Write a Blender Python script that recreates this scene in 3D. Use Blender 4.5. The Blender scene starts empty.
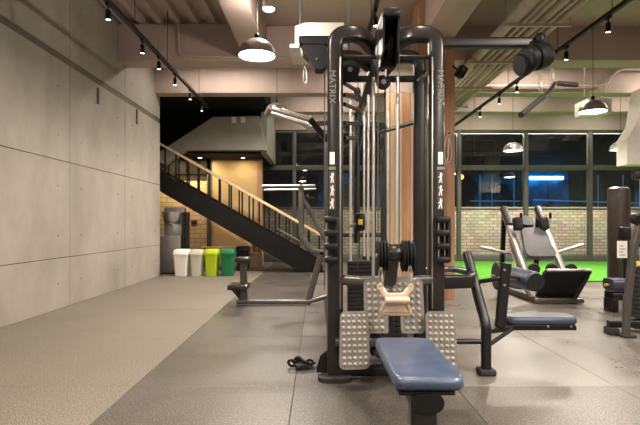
import bpy, bmesh, math, random
from mathutils import Vector, Matrix, Quaternion

random.seed(7)
SC = bpy.context.scene
COL = SC.collection
F, H, VX, VY = 500.0, 1.1, 318.0, 224.0      # focal length in pixels, eye height, vanishing point


def P(px, py, d):
    return Vector(((px - VX) / F * d, d, H - (py - VY) / F * d))


# ------------------------------------------------------------------ camera, world, exposure
cam_d = bpy.data.cameras.new('camera')
cam = bpy.data.objects.new('camera', cam_d)
COL.objects.link(cam)
cam.location = (0, 0, H)
cam.rotation_euler = (math.radians(90), 0, 0)
cam_d.sensor_width = 36.0
cam_d.lens = F / 640 * 36.0
cam_d.shift_x = (320 - VX) / 640
cam_d.shift_y = (VY - 212.5) / 640
cam_d.clip_end = 200
SC.camera = cam

W = bpy.data.worlds.new('night_sky')
SC.world = W
W.use_nodes = True
bg = W.node_tree.nodes['Background']
bg.inputs['Color'].default_value = (0.020, 0.045, 0.090, 1)
bg.inputs['Strength'].default_value = 0.35
vs = SC.view_settings
vs.view_transform = 'Standard'
vs.look = 'None'
vs.gamma = 1.0
vs.use_curve_mapping = False
vs.exposure = 0.48
WARM = (1.0, 0.885, 0.765)
E_SPOT, E_PEND, E_STAIR, E_OUT, E_BATTEN = 80.0, 85.0, 20.0, 420.0, 26.0


# ------------------------------------------------------------------ materials
MATS = {}


def mat(name, col, rough=0.5, metal=0.0, var=0.12, scale=6.0, bump=0.0, bscale=60.0, coat=0.0, speck=None,
        rvar=0.0, stretch=None, emit=None, estr=0.0, spec=0.5):
    m = bpy.data.materials.new(name)
    m.use_nodes = True
    nt = m.node_tree
    b = nt.nodes['Principled BSDF']
    b.inputs['Roughness'].default_value = rough
    b.inputs['Metallic'].default_value = metal
    b.inputs['Specular IOR Level'].default_value = spec
    if coat:
        b.inputs['Coat Weight'].default_value = coat
        b.inputs['Coat Roughness'].default_value = 0.15
    tc = nt.nodes.new('ShaderNodeTexCoord')
    vec = tc.outputs['Object']
    if stretch:
        mp = nt.nodes.new('ShaderNodeMapping')
        mp.inputs['Scale'].default_value = stretch
        nt.links.new(vec, mp.inputs['Vector'])
        vec = mp.outputs['Vector']
    n = nt.nodes.new('ShaderNodeTexNoise')
    n.inputs['Scale'].default_value = scale
    n.inputs['Detail'].default_value = 6
    n.inputs['Roughness'].default_value = 0.65
    nt.links.new(vec, n.inputs['Vector'])
    r = nt.nodes.new('ShaderNodeValToRGB')
    r.color_ramp.elements[0].position = 0.3
    r.color_ramp.elements[1].position = 0.7
    r.color_ramp.elements[0].color = [c * (1 - var) for c in col] + [1]
    r.color_ramp.elements[1].color = [min(1, c * (1 + var)) for c in col] + [1]
    nt.links.new(n.outputs['Fac'], r.inputs['Fac'])
    out = r.outputs['Color']
    if speck:
        scol, sscale, slo, shi = speck
        n2 = nt.nodes.new('ShaderNodeTexNoise')
        n2.inputs['Scale'].default_value = sscale
        n2.inputs['Detail'].default_value = 2
        nt.links.new(tc.outputs['Object'], n2.inputs['Vector'])
        r2 = nt.nodes.new('ShaderNodeValToRGB')
        r2.color_ramp.elements[0].position = slo
        r2.color_ramp.elements[1].position = shi
        nt.links.new(n2.outputs['Fac'], r2.inputs['Fac'])
        mx = nt.nodes.new('ShaderNodeMix')
        mx.data_type = 'RGBA'
        nt.links.new(r2.outputs['Color'], mx.inputs['Factor'])
        nt.links.new(out, mx.inputs['A'])
        mx.inputs['B'].default_value = list(scol) + [1]
        out = mx.outputs['Result']
    nt.links.new(out, b.inputs['Base Color'])
    if rvar:
        mr = nt.nodes.new('ShaderNodeMapRange')
        mr.inputs['From Min'].default_value = 0.3
        mr.inputs['From Max'].default_value = 0.7
        mr.inputs['To Min'].default_value = rough - rvar
        mr.inputs['To Max'].default_value = rough + rvar
        nt.links.new(n.outputs['Fac'], mr.inputs['Value'])
        nt.links.new(mr.outputs['Result'], b.inputs['Roughness'])
    if bump:
        nb = nt.nodes.new('ShaderNodeTexNoise')
        nb.inputs['Scale'].default_value = bscale
        nb.inputs['Detail'].default_value = 3
        nt.links.new(vec, nb.inputs['Vector'])
        bp = nt.nodes.new('ShaderNodeBump')
        bp.inputs['Strength'].default_value = bump
        bp.inputs['Distance'].default_value = 0.01
        nt.links.new(nb.outputs['Fac'], bp.inputs['Height'])
        nt.links.new(bp.outputs['Normal'], b.inputs['Normal'])
    if emit:
        b.inputs['Emission Color'].default_value = list(emit) + [1]
        b.inputs['Emission Strength'].default_value = estr
    MATS[name] = m
    return m


def brick_mat(name, c1, c2, mortar, bw, bh, rough=0.85, axis='XZ', bumps=0.6):
    m = bpy.data.materials.new(name)
    m.use_nodes = True
    nt = m.node_tree
    b = nt.nodes['Principled BSDF']
    b.inputs['Roughness'].default_value = rough
    tc = nt.nodes.new('ShaderNodeTexCoord')
    sp = nt.nodes.new('ShaderNodeSeparateXYZ')
    cb = nt.nodes.new('ShaderNodeCombineXYZ')
    nt.links.new(tc.outputs['Object'], sp.inputs[0])
    nt.links.new(sp.outputs[axis[0]], cb.inputs['X'])
    nt.links.new(sp.outputs[axis[1]], cb.inputs['Y'])
    t = nt.nodes.new('ShaderNodeTexBrick')
    t.inputs['Scale'].default_value = 1.0
    t.inputs['Brick Width'].default_value = bw
    t.inputs['Row Height'].default_value = bh
    t.inputs['Mortar Size'].default_value = bh * 0.12
    t.inputs['Color1'].default_value = list(c1) + [1]
    t.inputs['Color2'].default_value = list(c2) + [1]
    t.inputs['Mortar'].default_value = list(mortar) + [1]
    nt.links.new(cb.outputs[0], t.inputs['Vector'])
    n = nt.nodes.new('ShaderNodeTexNoise')
    n.inputs['Scale'].default_value = 1.7
    n.inputs['Detail'].default_value = 5
    nt.links.new(tc.outputs['Object'], n.inputs['Vector'])
    mx = nt.nodes.new('ShaderNodeMix')
    mx.data_type = 'RGBA'
    mx.blend_type = 'OVERLAY'
    mx.inputs['Factor'].default_value = 0.45
    nt.links.new(t.outputs['Color'], mx.inputs['A'])
    nt.links.new(n.outputs['Color'], mx.inputs['B'])
    hs = nt.nodes.new('ShaderNodeHueSaturation')
    hs.inputs['Saturation'].default_value = 0.8
    nt.links.new(mx.outputs['Result'], hs.inputs['Color'])
    nt.links.new(hs.outputs[0], b.inputs['Base Color'])
    bp = nt.nodes.new('ShaderNodeBump')
    bp.inputs['Strength'].default_value = bumps
    bp.inputs['Distance'].default_value = 0.01
    bp.invert = True
    nt.links.new(t.outputs['Fac'], bp.inputs['Height'])
    nt.links.new(bp.outputs['Normal'], b.inputs['Normal'])
    MATS[name] = m
    return m


def glass_mat(name, tint=(0.86, 0.86, 0.83), rough=0.0):
    m = bpy.data.materials.new(name)
    m.use_nodes = True
    nt = m.node_tree
    nt.nodes.remove(nt.nodes['Principled BSDF'])
    o = nt.nodes['Material Output']
    tr = nt.nodes.new('ShaderNodeBsdfTransparent')
    tr.inputs['Color'].default_value = list(tint) + [1]
    gl = nt.nodes.new('ShaderNodeBsdfGlossy')
    gl.inputs['Roughness'].default_value = rough
    fr = nt.nodes.new('ShaderNodeFresnel')
    fr.inputs['IOR'].default_value = 1.5
    mx = nt.nodes.new('ShaderNodeMixShader')
    nt.links.new(fr.outputs[0], mx.inputs[0])
    nt.links.new(tr.outputs[0], mx.inputs[1])
    nt.links.new(gl.outputs[0], mx.inputs[2])
    nt.links.new(mx.outputs[0], o.inputs[0])
    MATS[name] = m


mat('concrete', (0.315, 0.285, 0.25), 0.8, var=0.22, scale=1.1, bump=0.12, bscale=25, stretch=(1, 1, 0.6))
mat('concrete_dark', (0.13, 0.115, 0.095), 0.85, var=0.2, scale=2)
mat('beam_paint', (0.455, 0.365, 0.318), 0.75, var=0.10, scale=1.2, bump=0.08, bscale=30)
mat('deck', (0.41, 0.33, 0.29), 0.55, var=0.10, scale=3)
mat('landing_concrete', (0.27, 0.26, 0.22), 0.8, var=0.15, scale=2)
mat('black_paint', (0.010, 0.009, 0.0085), 0.75, var=0.2, spec=0.12)
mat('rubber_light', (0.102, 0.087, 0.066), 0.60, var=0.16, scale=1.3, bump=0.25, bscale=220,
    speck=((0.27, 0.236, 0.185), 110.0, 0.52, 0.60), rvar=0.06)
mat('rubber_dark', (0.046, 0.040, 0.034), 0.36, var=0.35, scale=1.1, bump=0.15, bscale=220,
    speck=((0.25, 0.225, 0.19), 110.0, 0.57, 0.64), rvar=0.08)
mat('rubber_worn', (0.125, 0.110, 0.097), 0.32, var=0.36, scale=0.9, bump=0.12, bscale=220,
    speck=((0.30, 0.27, 0.235), 110.0, 0.57, 0.64), rvar=0.08)  # paler copy of the dark rubber: floor glare painted into the colour
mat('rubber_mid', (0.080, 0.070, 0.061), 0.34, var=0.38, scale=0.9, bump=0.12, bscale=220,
    speck=((0.28, 0.25, 0.215), 110.0, 0.57, 0.64), rvar=0.08)  # step between the dark mats and the painted glare
mat('slab', (0.03, 0.028, 0.025), 0.9)
mat('graphite', (0.022, 0.0195, 0.018), 0.28, metal=0.2, var=0.15, coat=0.15, spec=0.42)
mat('black_steel', (0.009, 0.0085, 0.008), 0.38, var=0.15, spec=0.34)
mat('grey_steel', (0.105, 0.097, 0.090), 0.34, metal=0.55, var=0.1)
mat('silver', (0.42, 0.405, 0.385), 0.34, metal=0.8, var=0.08)
mat('chrome', (0.80, 0.78, 0.75), 0.30, metal=0.75, var=0.04)
mat('black_plastic', (0.009, 0.0085, 0.0085), 0.46, var=0.15, spec=0.28)
mat('rubber_black', (0.02, 0.019, 0.018), 0.7)
mat('stack_plate', (0.028, 0.026, 0.024), 0.45, metal=0.3)
mat('blue_vinyl', (0.048, 0.069, 0.122), 0.33, var=0.30, scale=9, bump=0.05, bscale=300, coat=0.15)
mat('navy_vinyl', (0.034, 0.042, 0.072), 0.42, var=0.12)
mat('grey_vinyl', (0.10, 0.10, 0.108), 0.30, var=0.2, scale=6)
mat('foot_bump', (0.30, 0.275, 0.24), 0.45, var=0.1)
mat('foot_rubber', (0.145, 0.132, 0.114), 0.5, var=0.10, scale=12)
mat('gold_handle', (0.74, 0.56, 0.40), 0.28, metal=0.5, var=0.08)
mat('wood_column', (0.44, 0.235, 0.135), 0.5, var=0.22, scale=3.0, stretch=(7, 7, 0.5))
mat('wood_pale', (0.58, 0.40, 0.25), 0.5, var=0.14, scale=3.0, stretch=(7, 7, 0.5))
mat('wood_rail', (0.52, 0.37, 0.21), 0.45, var=0.15, scale=5.0, stretch=(0.6, 5, 5))
mat('white_plastic', (0.80, 0.77, 0.72), 0.45, var=0.03)
mat('white_enamel', (0.70, 0.66, 0.60), 0.5, var=0.05)
mat('cream_plastic', (0.56, 0.54, 0.44), 0.45, var=0.04)
mat('lime_plastic', (0.42, 0.56, 0.005), 0.42, var=0.05)
mat('green_plastic', (0.004, 0.16, 0.065), 0.42, var=0.05)
mat('turf', (0.068, 0.29, 0.014), 0.9, var=0.25, scale=40, bump=0.6, bscale=200)
mat('steel_cabinet', (0.22, 0.20, 0.18), 0.4, metal=0.5, var=0.06)
mat('ochre_wall', (0.55, 0.40, 0.215), 0.75, var=0.10, scale=1.5)
mat('frame_paint', (0.075, 0.080, 0.070), 0.45, var=0.1)
mat('leather_brown', (0.036, 0.024, 0.019), 0.40, var=0.25, scale=8, bump=0.2, bscale=50, coat=0.2)
mat('paper', (0.82, 0.80, 0.76), 0.7, var=0.02)
mat('ink_grey', (0.30, 0.28, 0.26), 0.6)
mat('ink_dark', (0.05, 0.045, 0.04), 0.6)
mat('letter_grey', (0.19, 0.178, 0.165), 0.45, metal=0.3)
mat('red_ink', (0.35, 0.03, 0.025), 0.5)
mat('yellow', (0.75, 0.55, 0.03), 0.5)
mat('pavement', (0.10, 0.10, 0.095), 0.8, scale=3)
mat('street_facade', (0.06, 0.062, 0.066), 0.6, var=0.3, scale=0.6)
mat('street_window', (0.010, 0.035, 0.075), 0.3, var=0.5, scale=0.5, emit=(0.03, 0.12, 0.28), estr=0.30)  # blue emission adds the general glow around the neon strip
mat('hedge', (0.05, 0.10, 0.03), 0.9, var=0.5, scale=8, bump=1.0, bscale=15)
mat('bulb', (1, 0.95, 0.88), 0.5, var=0.0, emit=(1.0, 0.93, 0.84), estr=14.0)
mat('spot_bulb', (1, 0.95, 0.88), 0.5, var=0.0, emit=(1.0, 0.92, 0.80), estr=22.0)
mat('neon', (0.4, 0.8, 1), 0.5, var=0.0, emit=(0.10, 0.55, 1.0), estr=16.0)
mat('neon_dim', (0.1, 0.3, 0.5), 0.5, var=0.0, emit=(0.04, 0.22, 0.50), estr=0.4)
mat('street_amber', (1, 0.5, 0.2), 0.5, var=0.0, emit=(1.0, 0.42, 0.10), estr=3.0)
mat('pipe_paint', (0.46, 0.385, 0.32), 0.5, var=0.08)
mat('pink_pipe', (0.55, 0.43, 0.37), 0.4, var=0.08)
_m = MATS['street_window']
_r = [n for n in _m.node_tree.nodes if n.type == 'VALTORGB'][0]
_r.color_ramp.elements[0].position, _r.color_ramp.elements[1].position = 0.42, 0.70
_r.color_ramp.elements[0].color, _r.color_ramp.elements[1].color = (0.004, 0.012, 0.022, 1), (0.02, 0.16, 0.40, 1)
_m.node_tree.links.new(_r.outputs[0], _m.node_tree.nodes['Principled BSDF'].inputs['Emission Color'])
brick_mat('garden_brick', (0.60, 0.555, 0.45), (0.40, 0.365, 0.295), (0.22, 0.20, 0.165), 0.25, 0.10)
brick_mat('ochre_brick', (0.68, 0.50, 0.24), (0.60, 0.44, 0.20), (0.44, 0.32, 0.15), 0.30, 0.12, bumps=0.5)
glass_mat('glass')


# ------------------------------------------------------------------ mesh helpers
ORG = {}


def fillet(pts, r, n=6):
    pts = [Vector(p) for p in pts]
    out = [pts[0]]
    for i in range(1, len(pts) - 1):
        a, b, c = pts[i - 1], pts[i], pts[i + 1]
        u, v = (a - b), (c - b)
        lu, lv = u.length, v.length
        u.normalize(); v.normalize()
        ang = u.angle(v)
        if ang > 3.10:
            out.append(b); continue
        t = min(r / math.tan(ang / 2), lu * 0.48, lv * 0.48)
        p0, p1 = b + u * t, b + v * t
        for k in range(n + 1):
            s = k / n
            out.append(p0 * (1 - s) ** 2 + b * 2 * s * (1 - s) + p1 * s ** 2)
    out.append(pts[-1])
    return out


def rrect(w, h, r, n=3):
    r = min(r, w / 2 - 1e-5, h / 2 - 1e-5)
    o = []
    for cx, cy, a0 in ((w/2-r, h/2-r, 0), (-w/2+r, h/2-r, 90), (-w/2+r, -h/2+r, 180), (w/2-r, -h/2+r, 270)):
        for k in range(n + 1):
            a = math.radians(a0 + 90 * k / n)
            o.append((cx + r * math.cos(a), cy + r * math.sin(a)))
    return o


def circ(r, n=12):
    return [(r * math.cos(2 * math.pi * k / n), r * math.sin(2 * math.pi * k / n)) for k in range(n)]


class MB:
    def __init__(self):
        self.bm = bmesh.new()

    def box(self, c, s, rot=None, bev=0.0, seg=2):
        r = bmesh.ops.create_cube(self.bm, size=1.0)
        vs_ = r['verts']
        for v in vs_:
            v.co = Vector((v.co.x * s[0], v.co.y * s[1], v.co.z * s[2]))
        if bev > 0:
            es = list({e for v in vs_ for e in v.link_edges})
            g = bmesh.ops.bevel(self.bm, geom=es, offset=min(bev, min(s) * 0.48), segments=seg, profile=0.5, affect='EDGES')
            vs_ = list({v for f in g['faces'] for v in f.verts} | {v for v in vs_ if v.is_valid})
        M = Matrix.Translation(Vector(c))
        if rot is not None:
            M = M @ (rot.to_matrix().to_4x4() if hasattr(rot, 'to_matrix') and not isinstance(rot, Matrix) else rot.to_4x4())
        for v in vs_:
            v.co = M @ v.co
        return self

    def b2(self, lo, hi, bev=0.0):
        lo, hi = Vector(lo), Vector(hi)
        return self.box((lo + hi) / 2, hi - lo, None, bev)

    def sweep(self, pts, prof, ref=(0, 1, 0), cap=True, scales=None):
        pts = [Vector(p) for p in pts]
        n = len(pts)
        T = []
        for i in range(n):
            t = (pts[min(i + 1, n - 1)] - pts[max(i - 1, 0)]).normalized()
            T.append(t)
        ref = Vector(ref)
        v = (ref - T[0] * ref.dot(T[0]))
        if v.length < 1e-4:
            ref = Vector((1, 0, 0)); v = ref - T[0] * ref.dot(T[0])
        v.normalize()
        rings = []
        for i in range(n):
            if i > 0:
                q = T[i - 1].rotation_difference(T[i])
                v = q @ v
            u = v.cross(T[i]).normalized()
            k = scales[i] if scales else 1.0
            rings.append([self.bm.verts.new(pts[i] + u * a * k + v * b * k) for a, b in prof])
        m = len(prof)
        for i in range(n - 1):
            for j in range(m):
                self.bm.faces.new((rings[i][j], rings[i][(j + 1) % m], rings[i + 1][(j + 1) % m], rings[i + 1][j]))
        if cap:
            self.bm.faces.new(rings[0][::-1])
            self.bm.faces.new(rings[-1])
        return self

    def tube(self, pts, r, seg=12, fil=0.0, cap=True):
        if fil:
            pts = fillet(pts, fil)
        return self.sweep(pts, circ(r, seg), cap=cap)

    def lathe(self, prof, c, axis=(0, 0, 1), seg=24, closed=False):
        q = Vector((0, 0, 1)).rotation_difference(Vector(axis).normalized())
        c = Vector(c)
        rings = []
        for r, z in prof:
            if r < 1e-6:
                rings.append([self.bm.verts.new(c + q @ Vector((0, 0, z)))])
            else:
                rings.append([self.bm.verts.new(c + q @ Vector((r * math.cos(2*math.pi*k/seg), r * math.sin(2*math.pi*k/seg), z))) for k in range(seg)])
        rr = rings + ([rings[0]] if closed else [])
        for a, b in zip(rr[:-1], rr[1:]):
            for j in range(seg):
                j2 = (j + 1) % seg
                if len(a) == 1 and len(b) == 1:
                    continue
                if len(a) == 1:
                    self.bm.faces.new((a[0], b[j], b[j2]))
                elif len(b) == 1:
                    self.bm.faces.new((a[j], b[0], a[j2]))
                else:
                    self.bm.faces.new((a[j], b[j], b[j2], a[j2]))
        return self

    def disc(self, c, axis, r, t, seg=24, bev=0.12):
        e = min(r, t) * bev
        return self.lathe([(0, -t/2), (r - e, -t/2), (r, -t/2 + e), (r, t/2 - e), (r - e, t/2), (0, t/2)], c, axis, seg)

    def torus(self, c, axis, R, r, seg=16, sub=8, arc=1.0):
        q = Vector((0, 0, 1)).rotation_difference(Vector(axis).normalized())
        pts = [Vector(c) + q @ Vector((R * math.cos(2*math.pi*arc*k/seg), R * math.sin(2*math.pi*arc*k/seg), 0)) for k in range(seg + 1)]
        return self.sweep(pts, circ(r, sub), ref=q @ Vector((0, 0, 1)))

    def prism(self, poly, a, b, fn):
        """poly: 2-D points; fn(u, v, w) gives a 3-D point; extruded from w=a to w=b"""
        A = [self.bm.verts.new(fn(u, v, a)) for u, v in poly]
        B = [self.bm.verts.new(fn(u, v, b)) for u, v in poly]
        n = len(poly)
        self.bm.faces.new(A[::-1]); self.bm.faces.new(B)
        for i in range(n):
            self.bm.faces.new((A[i], A[(i + 1) % n], B[(i + 1) % n], B[i]))
        return self

    def build(self, name, m, parent=None, smooth=40):
        bm = self.bm
        bmesh.ops.recalc_face_normals(bm, faces=bm.faces[:])
        o0 = ORG.get(parent.name, Vector((0, 0, 0))) if parent else Vector((0, 0, 0))
        if o0.length:
            bmesh.ops.translate(bm, verts=bm.verts[:], vec=-o0)
        me = bpy.data.meshes.new(name)
        bm.to_mesh(me); bm.free()
        me.materials.append(MATS[m] if isinstance(m, str) else m)
        if smooth:
            me.shade_smooth()
            me.set_sharp_from_angle(angle=math.radians(smooth))
        o = bpy.data.objects.new(name, me)
        COL.objects.link(o)
        if parent:
            o.parent = parent
            ORG[o.name] = o0
        return o


def tag(o, label=None, cat=None, group=None, kind=None):
    if label: o['label'] = label
    if cat: o['category'] = cat
    if group: o['group'] = group
    if kind: o['kind'] = kind
    return o


def thing(name, loc, label, cat, group=None):
    o = bpy.data.objects.new(name, None)
    o.empty_display_size = 0.1
    COL.objects.link(o)
    o.location = loc
    ORG[o.name] = Vector(loc)
    return tag(o, label, cat, group)


def copy_tree(o, parent=None):
    c = o.copy()
    COL.objects.link(c)
    c.parent = parent
    for ch in list(o.children):
        copy_tree(ch, c)
    return c


def struct(mb, name, m, label=None, parent=None, smooth=40):
    o = mb.build(name, m, parent, smooth)
    if not parent:
        tag(o, label, kind='structure')
    return o


def piece(src, name, parent, loc, scale=None):
    """a copy of a piece's mesh under its parent"""
    o = bpy.data.objects.new(name, src)
    COL.objects.link(o)
    o.parent = parent
    o.location = loc
    if scale: o.scale = scale
    return o


# ------------------------------------------------------------------ the setting
XL, XR, YB, YF, ZC = -3.36, 9.6, -4.5, 14.5, 4.47
YE = 10.63        # far end of the concrete wall

# floor slab and rubber mats
floor = struct(MB().b2((-6.2, YB, -0.2), (XR, YF + 0.05, -0.014)), 'floor', 'slab', 'speckled rubber gym floor')
PX, PY = 1.09, 1.51
x0, y0 = -1.25, 3.395
gap = 0.003
meshes = {}
for i in range(-3, 10):
    for j in range(-6, 9):
        a, b = x0 + i * PX, x0 + (i + 1) * PX
        c, d = y0 + j * PY, min(y0 + (j + 1) * PY, YF)
        if i in (-3, -2):
            continue
        b = min(b, XR)
        if d - c < 0.05 or b - a < 0.05 or d < YB:
            continue
        if i < 0:
            a, b = XL, -1.25
        mn = 'rubber_light' if i < 0 else ('rubber_dark' if i == 0 or (i == 1 and j < 1) else 'rubber_worn' if j >= 0 else 'rubber_mid')  # mats on the right carry painted glare, less in the front row
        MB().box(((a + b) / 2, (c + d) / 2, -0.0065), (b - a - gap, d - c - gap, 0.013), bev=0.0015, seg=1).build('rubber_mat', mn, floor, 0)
MB().b2((-6.2, YE, -0.02), (XL - 0.0, YF, 0.0)).build('floor_screed', 'rubber_dark', floor, 0)

# left concrete wall: core with cast panels, joints recessed
wl = struct(MB().b2((XL - 0.30, YB, -0.1), (XL - 0.012, YE, ZC + 0.2)), 'wall_left', 'concrete_dark', 'tall cast concrete wall with panel joints and tie holes')
PL = 1.93
zrows = [(0.0, 0.653), (0.661, 1.926), (1.934, 3.235), (3.325, ZC + 0.15)]
js = [6.775 + k * PL for k in range(-6, 3)]
ye = [YB] + [j for j in js if YB + 0.2 < j < YE - 0.2] + [YE]
for a, b in zip(ye[:-1], ye[1:]):
    for (z0, z1) in zrows:
        MB().box((XL - 0.012, (a + b) / 2, (z0 + z1) / 2), (0.024, b - a - 0.010, z1 - z0), bev=0.002, seg=1).build('concrete_panel', 'concrete', wl, 0)
hole = None
for j in js:
    for off in (-PL / 6, PL / 6):
        for z in (0.33, 0.95, 1.595, 2.25, 2.88, 3.62, 4.15):
            y = j + off
            if YB < y < YE:
                mb = MB().lathe([(0.0, 0.0), (0.011, 0.0), (0.014, 0.0015), (0.014, 0.004)], (0, 0, 0), (1, 0, 0), 10)
                if hole is None:
                    hole = mb.build('tie_hole', 'concrete_dark', wl)
                    hole.location = (XL - 0.001, y, z)
                else:
                    mb.bm.free()
                    piece(hole.data, 'tie_hole', wl, (XL - 0.001, y, z))
# cable drops under the upper groove
for px, y1, y2 in ((99.5, 88, 104), (138, 110, 124)):
    d = 3.33 * F / (VX - px)
    MB().box((XL + 0.012, d, (P(px, y1, d).z + P(px, y2, d).z) / 2), (0.03, 0.05, abs(P(px, y1, d).z - P(px, y2, d).z)), bev=0.004).build('cable_box', 'concrete_dark', wl)

# ceiling: steel deck with ribs running away from the camera
ceil = struct(MB().b2((-6.2, YB, ZC + 0.10), (XR + 0.2, YF + 0.2, ZC + 0.25)), 'ceiling', 'deck', 'ribbed metal deck ceiling painted beige')
rib = MB().prism([(-0.05, 0.0), (0.05, 0.0), (0.085, 0.10), (-0.085, 0.10)], YB, YF, lambda u, v, w: Vector((u, w, v + 0.0))).build('deck_rib', 'deck', ceil, 0)
rib.location = (XL + 0.1, 0, ZC)
k = 1
while XL + 0.1 + k * 0.30 < XR:
    piece(rib.data, 'deck_rib', ceil, (XL + 0.1 + k * 0.30, 0, ZC))
    k += 1

ZB = 3.85
tn = [0]


def trim(lo, hi, m='beam_paint', label=None, bev=0.01):
    tn[0] += 1
    return struct(MB().b2(lo, hi, bev), 'trim_%d' % tn[0], m, label)


# cross beams
trim((XL - 0.02, 8.40, ZB), (XR, 8.82, ZC - 0.005), label='wide beige concrete beam crossing the ceiling ahead of the staircase')
trim((XL + 0.0, 10.3, 3.80), (XR, 10.62, ZC), label='second beige beam crossing behind the first')
trim((-1.30, 12.2, 3.84), (XR, 12.5, ZC), label='third beam crossing near the windows')
trim((-6.0, YF - 0.1, 3.81), (XR, YF + 0.25, ZC + 0.1), label='beige lintel band over the window wall')
trim((XL - 0.02, 1.0, ZB), (XR, 1.4, ZC - 0.005), label='beam crossing the ceiling over the camera')
# long beams
trim((-1.23, 1.4, ZB), (-0.86, 8.4, ZC - 0.004), label='long ceiling beam left of the gym tower')
trim((1.56, 1.4, ZB), (2.01, 8.4, ZC - 0.004), label='long ceiling beam right of the gym tower')
trim((5.9, 1.4, ZB), (6.3, 8.4, ZC - 0.004), label='long ceiling beam at the far right')

# flat ceiling boards between the long beams
for k, (xa, xb_) in enumerate(((-0.86, 1.56), (2.01, 5.9), (6.3, XR))):
    trim((xa, 1.4, ZC - 0.05), (xb_, 8.40, ZC - 0.006), label='flat beige ceiling boarding, %s bay' % ['middle', 'right', 'far right'][k])

# columns: timber boards around a core
def column(cx, cy, w, dpt, ztop, cols, label):
    tn[0] += 1
    core = struct(MB().b2((cx - w/2 + 0.02, cy - dpt/2 + 0.02, 0), (cx + w/2 - 0.02, cy + dpt/2 - 0.02, ztop)), 'trim_%d' % tn[0], 'ink_dark', label)
    n = len(cols)
    bw = w / n
    for i, c in enumerate(cols):
        MB().box((cx - w/2 + bw * (i + 0.5), cy - dpt/2 + 0.010, ztop / 2), (bw - 0.006, 0.022, ztop), bev=0.003, seg=1).build('board', c, core, 0)
    for s in (-1, 1):
        for i in range(3):
            MB().box((cx + s * (w/2 - 0.010), cy - dpt/2 + 0.022 + (dpt - 0.022) * (i + 0.5) / 3, ztop / 2), (0.022, (dpt - 0.022) / 3 - 0.006, ztop), bev=0.003, seg=1).build('board', cols[-1], core, 0)


column((437 - VX) / F * 7.33 + 0.0, 7.33 + 0.25, 36 / F * 7.33, 0.5, ZC - 0.01, ['wood_column'] * 4, 'reddish timber-clad column right of the gym tower')
column((401 - VX) / F * 10.5, 10.46, 32 / F * 10.5, 0.30, 3.80, ['wood_pale', 'wood_pale', 'wood_column', 'wood_pale'], 'pale timber-clad column behind the gym tower')

# side and rear walls out of the picture
struct(MB().b2((XR, YB, 0), (XR + 0.25, YF + 0.2, ZC + 0.2)), 'wall_right', 'concrete', 'plain wall at the right end of the gym')
struct(MB().b2((-3.7, YB - 0.25, 0), (XR + 0.25, YB, ZC + 0.2)), 'wall_rear', 'concrete', 'plain wall behind the camera')

# ------------------------------------------------------------------ window wall and what lies beyond
def window(n, xa, xb, label):
    w = struct(MB().b2((xa, YF - 0.06, 0.0), (xa + 0.11, YF + 0.08, 3.81), 0.004), 'window_%d' % n, 'frame_paint', label)
    z = [0.0, 0.20, 2.66, 2.80, 3.73, 3.81]
    for (za, zb) in ((z[0], z[1]), (z[2], z[3]), (z[4], z[5])):
        MB().b2((xa + 0.11, YF - 0.05, za), (xb, YF + 0.07, zb), 0.004).build('rail', 'frame_paint', w)
    for (za, zb) in ((z[1], z[2]), (z[3], z[4])):
        MB().b2((xa + 0.11, YF - 0.004, za), (xb, YF + 0.004, zb)).build('pane', 'glass', w, 0)


names = ['at the foot of the staircase', 'left of the gym tower', 'behind the gym tower', 'beside the pale column',
         'beside the timber column', 'behind the leg press', 'behind the heavy bag', 'at the far right']
xs = [-1.72, -0.74, 0.20, 2.13, 4.03, 5.97, 7.83, 9.60]
for i in range(len(xs) - 1):
    window(i + 1, xs[i], xs[i + 1], 'tall dark-framed glazing ' + names[min(i + (0 if i < 2 else 0), 7)])

tag(MB().b2((2.9, 9.48, 0.0), (XR, YF - 0.07, 0.03), 0.01).build('artificial_turf', 'turf'), 'bright green artificial turf strip in front of the windows', 'turf')

struct(MB().b2((-8, YF + 0.1, -0.3), (26, 40, -0.02)), 'ground', 'pavement', 'dark paving outside')
gw = MB().b2((-3.0, 16.4, -0.02), (16, 16.65, 1.60)).build('garden_wall', 'garden_brick', None, 0)
tag(gw, 'pale brick garden wall outside the windows', 'wall')
MB().b2((-3.0, 16.36, 1.60), (16, 16.69, 1.66), 0.008).build('coping', 'landing_concrete', gw)
ORG[gw.name] = Vector((0, 0, 0))

# hedge behind the garden wall
mb = MB()
for k in range(90):
    c = Vector((random.uniform(2.5, 13), 17.1 + random.uniform(-0.15, 0.25), random.uniform(1.1, 1.52)))
    mb.lathe([(0, -0.16), (0.14, -0.1), (0.19, 0.0), (0.13, 0.11), (0, 0.17)], c, (random.uniform(-.4, .4), random.uniform(-.4, .4), 1), 7)
tag(mb.build('hedge', 'hedge'), 'low dark hedge beyond the garden wall', 'hedge', kind='stuff')

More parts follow.
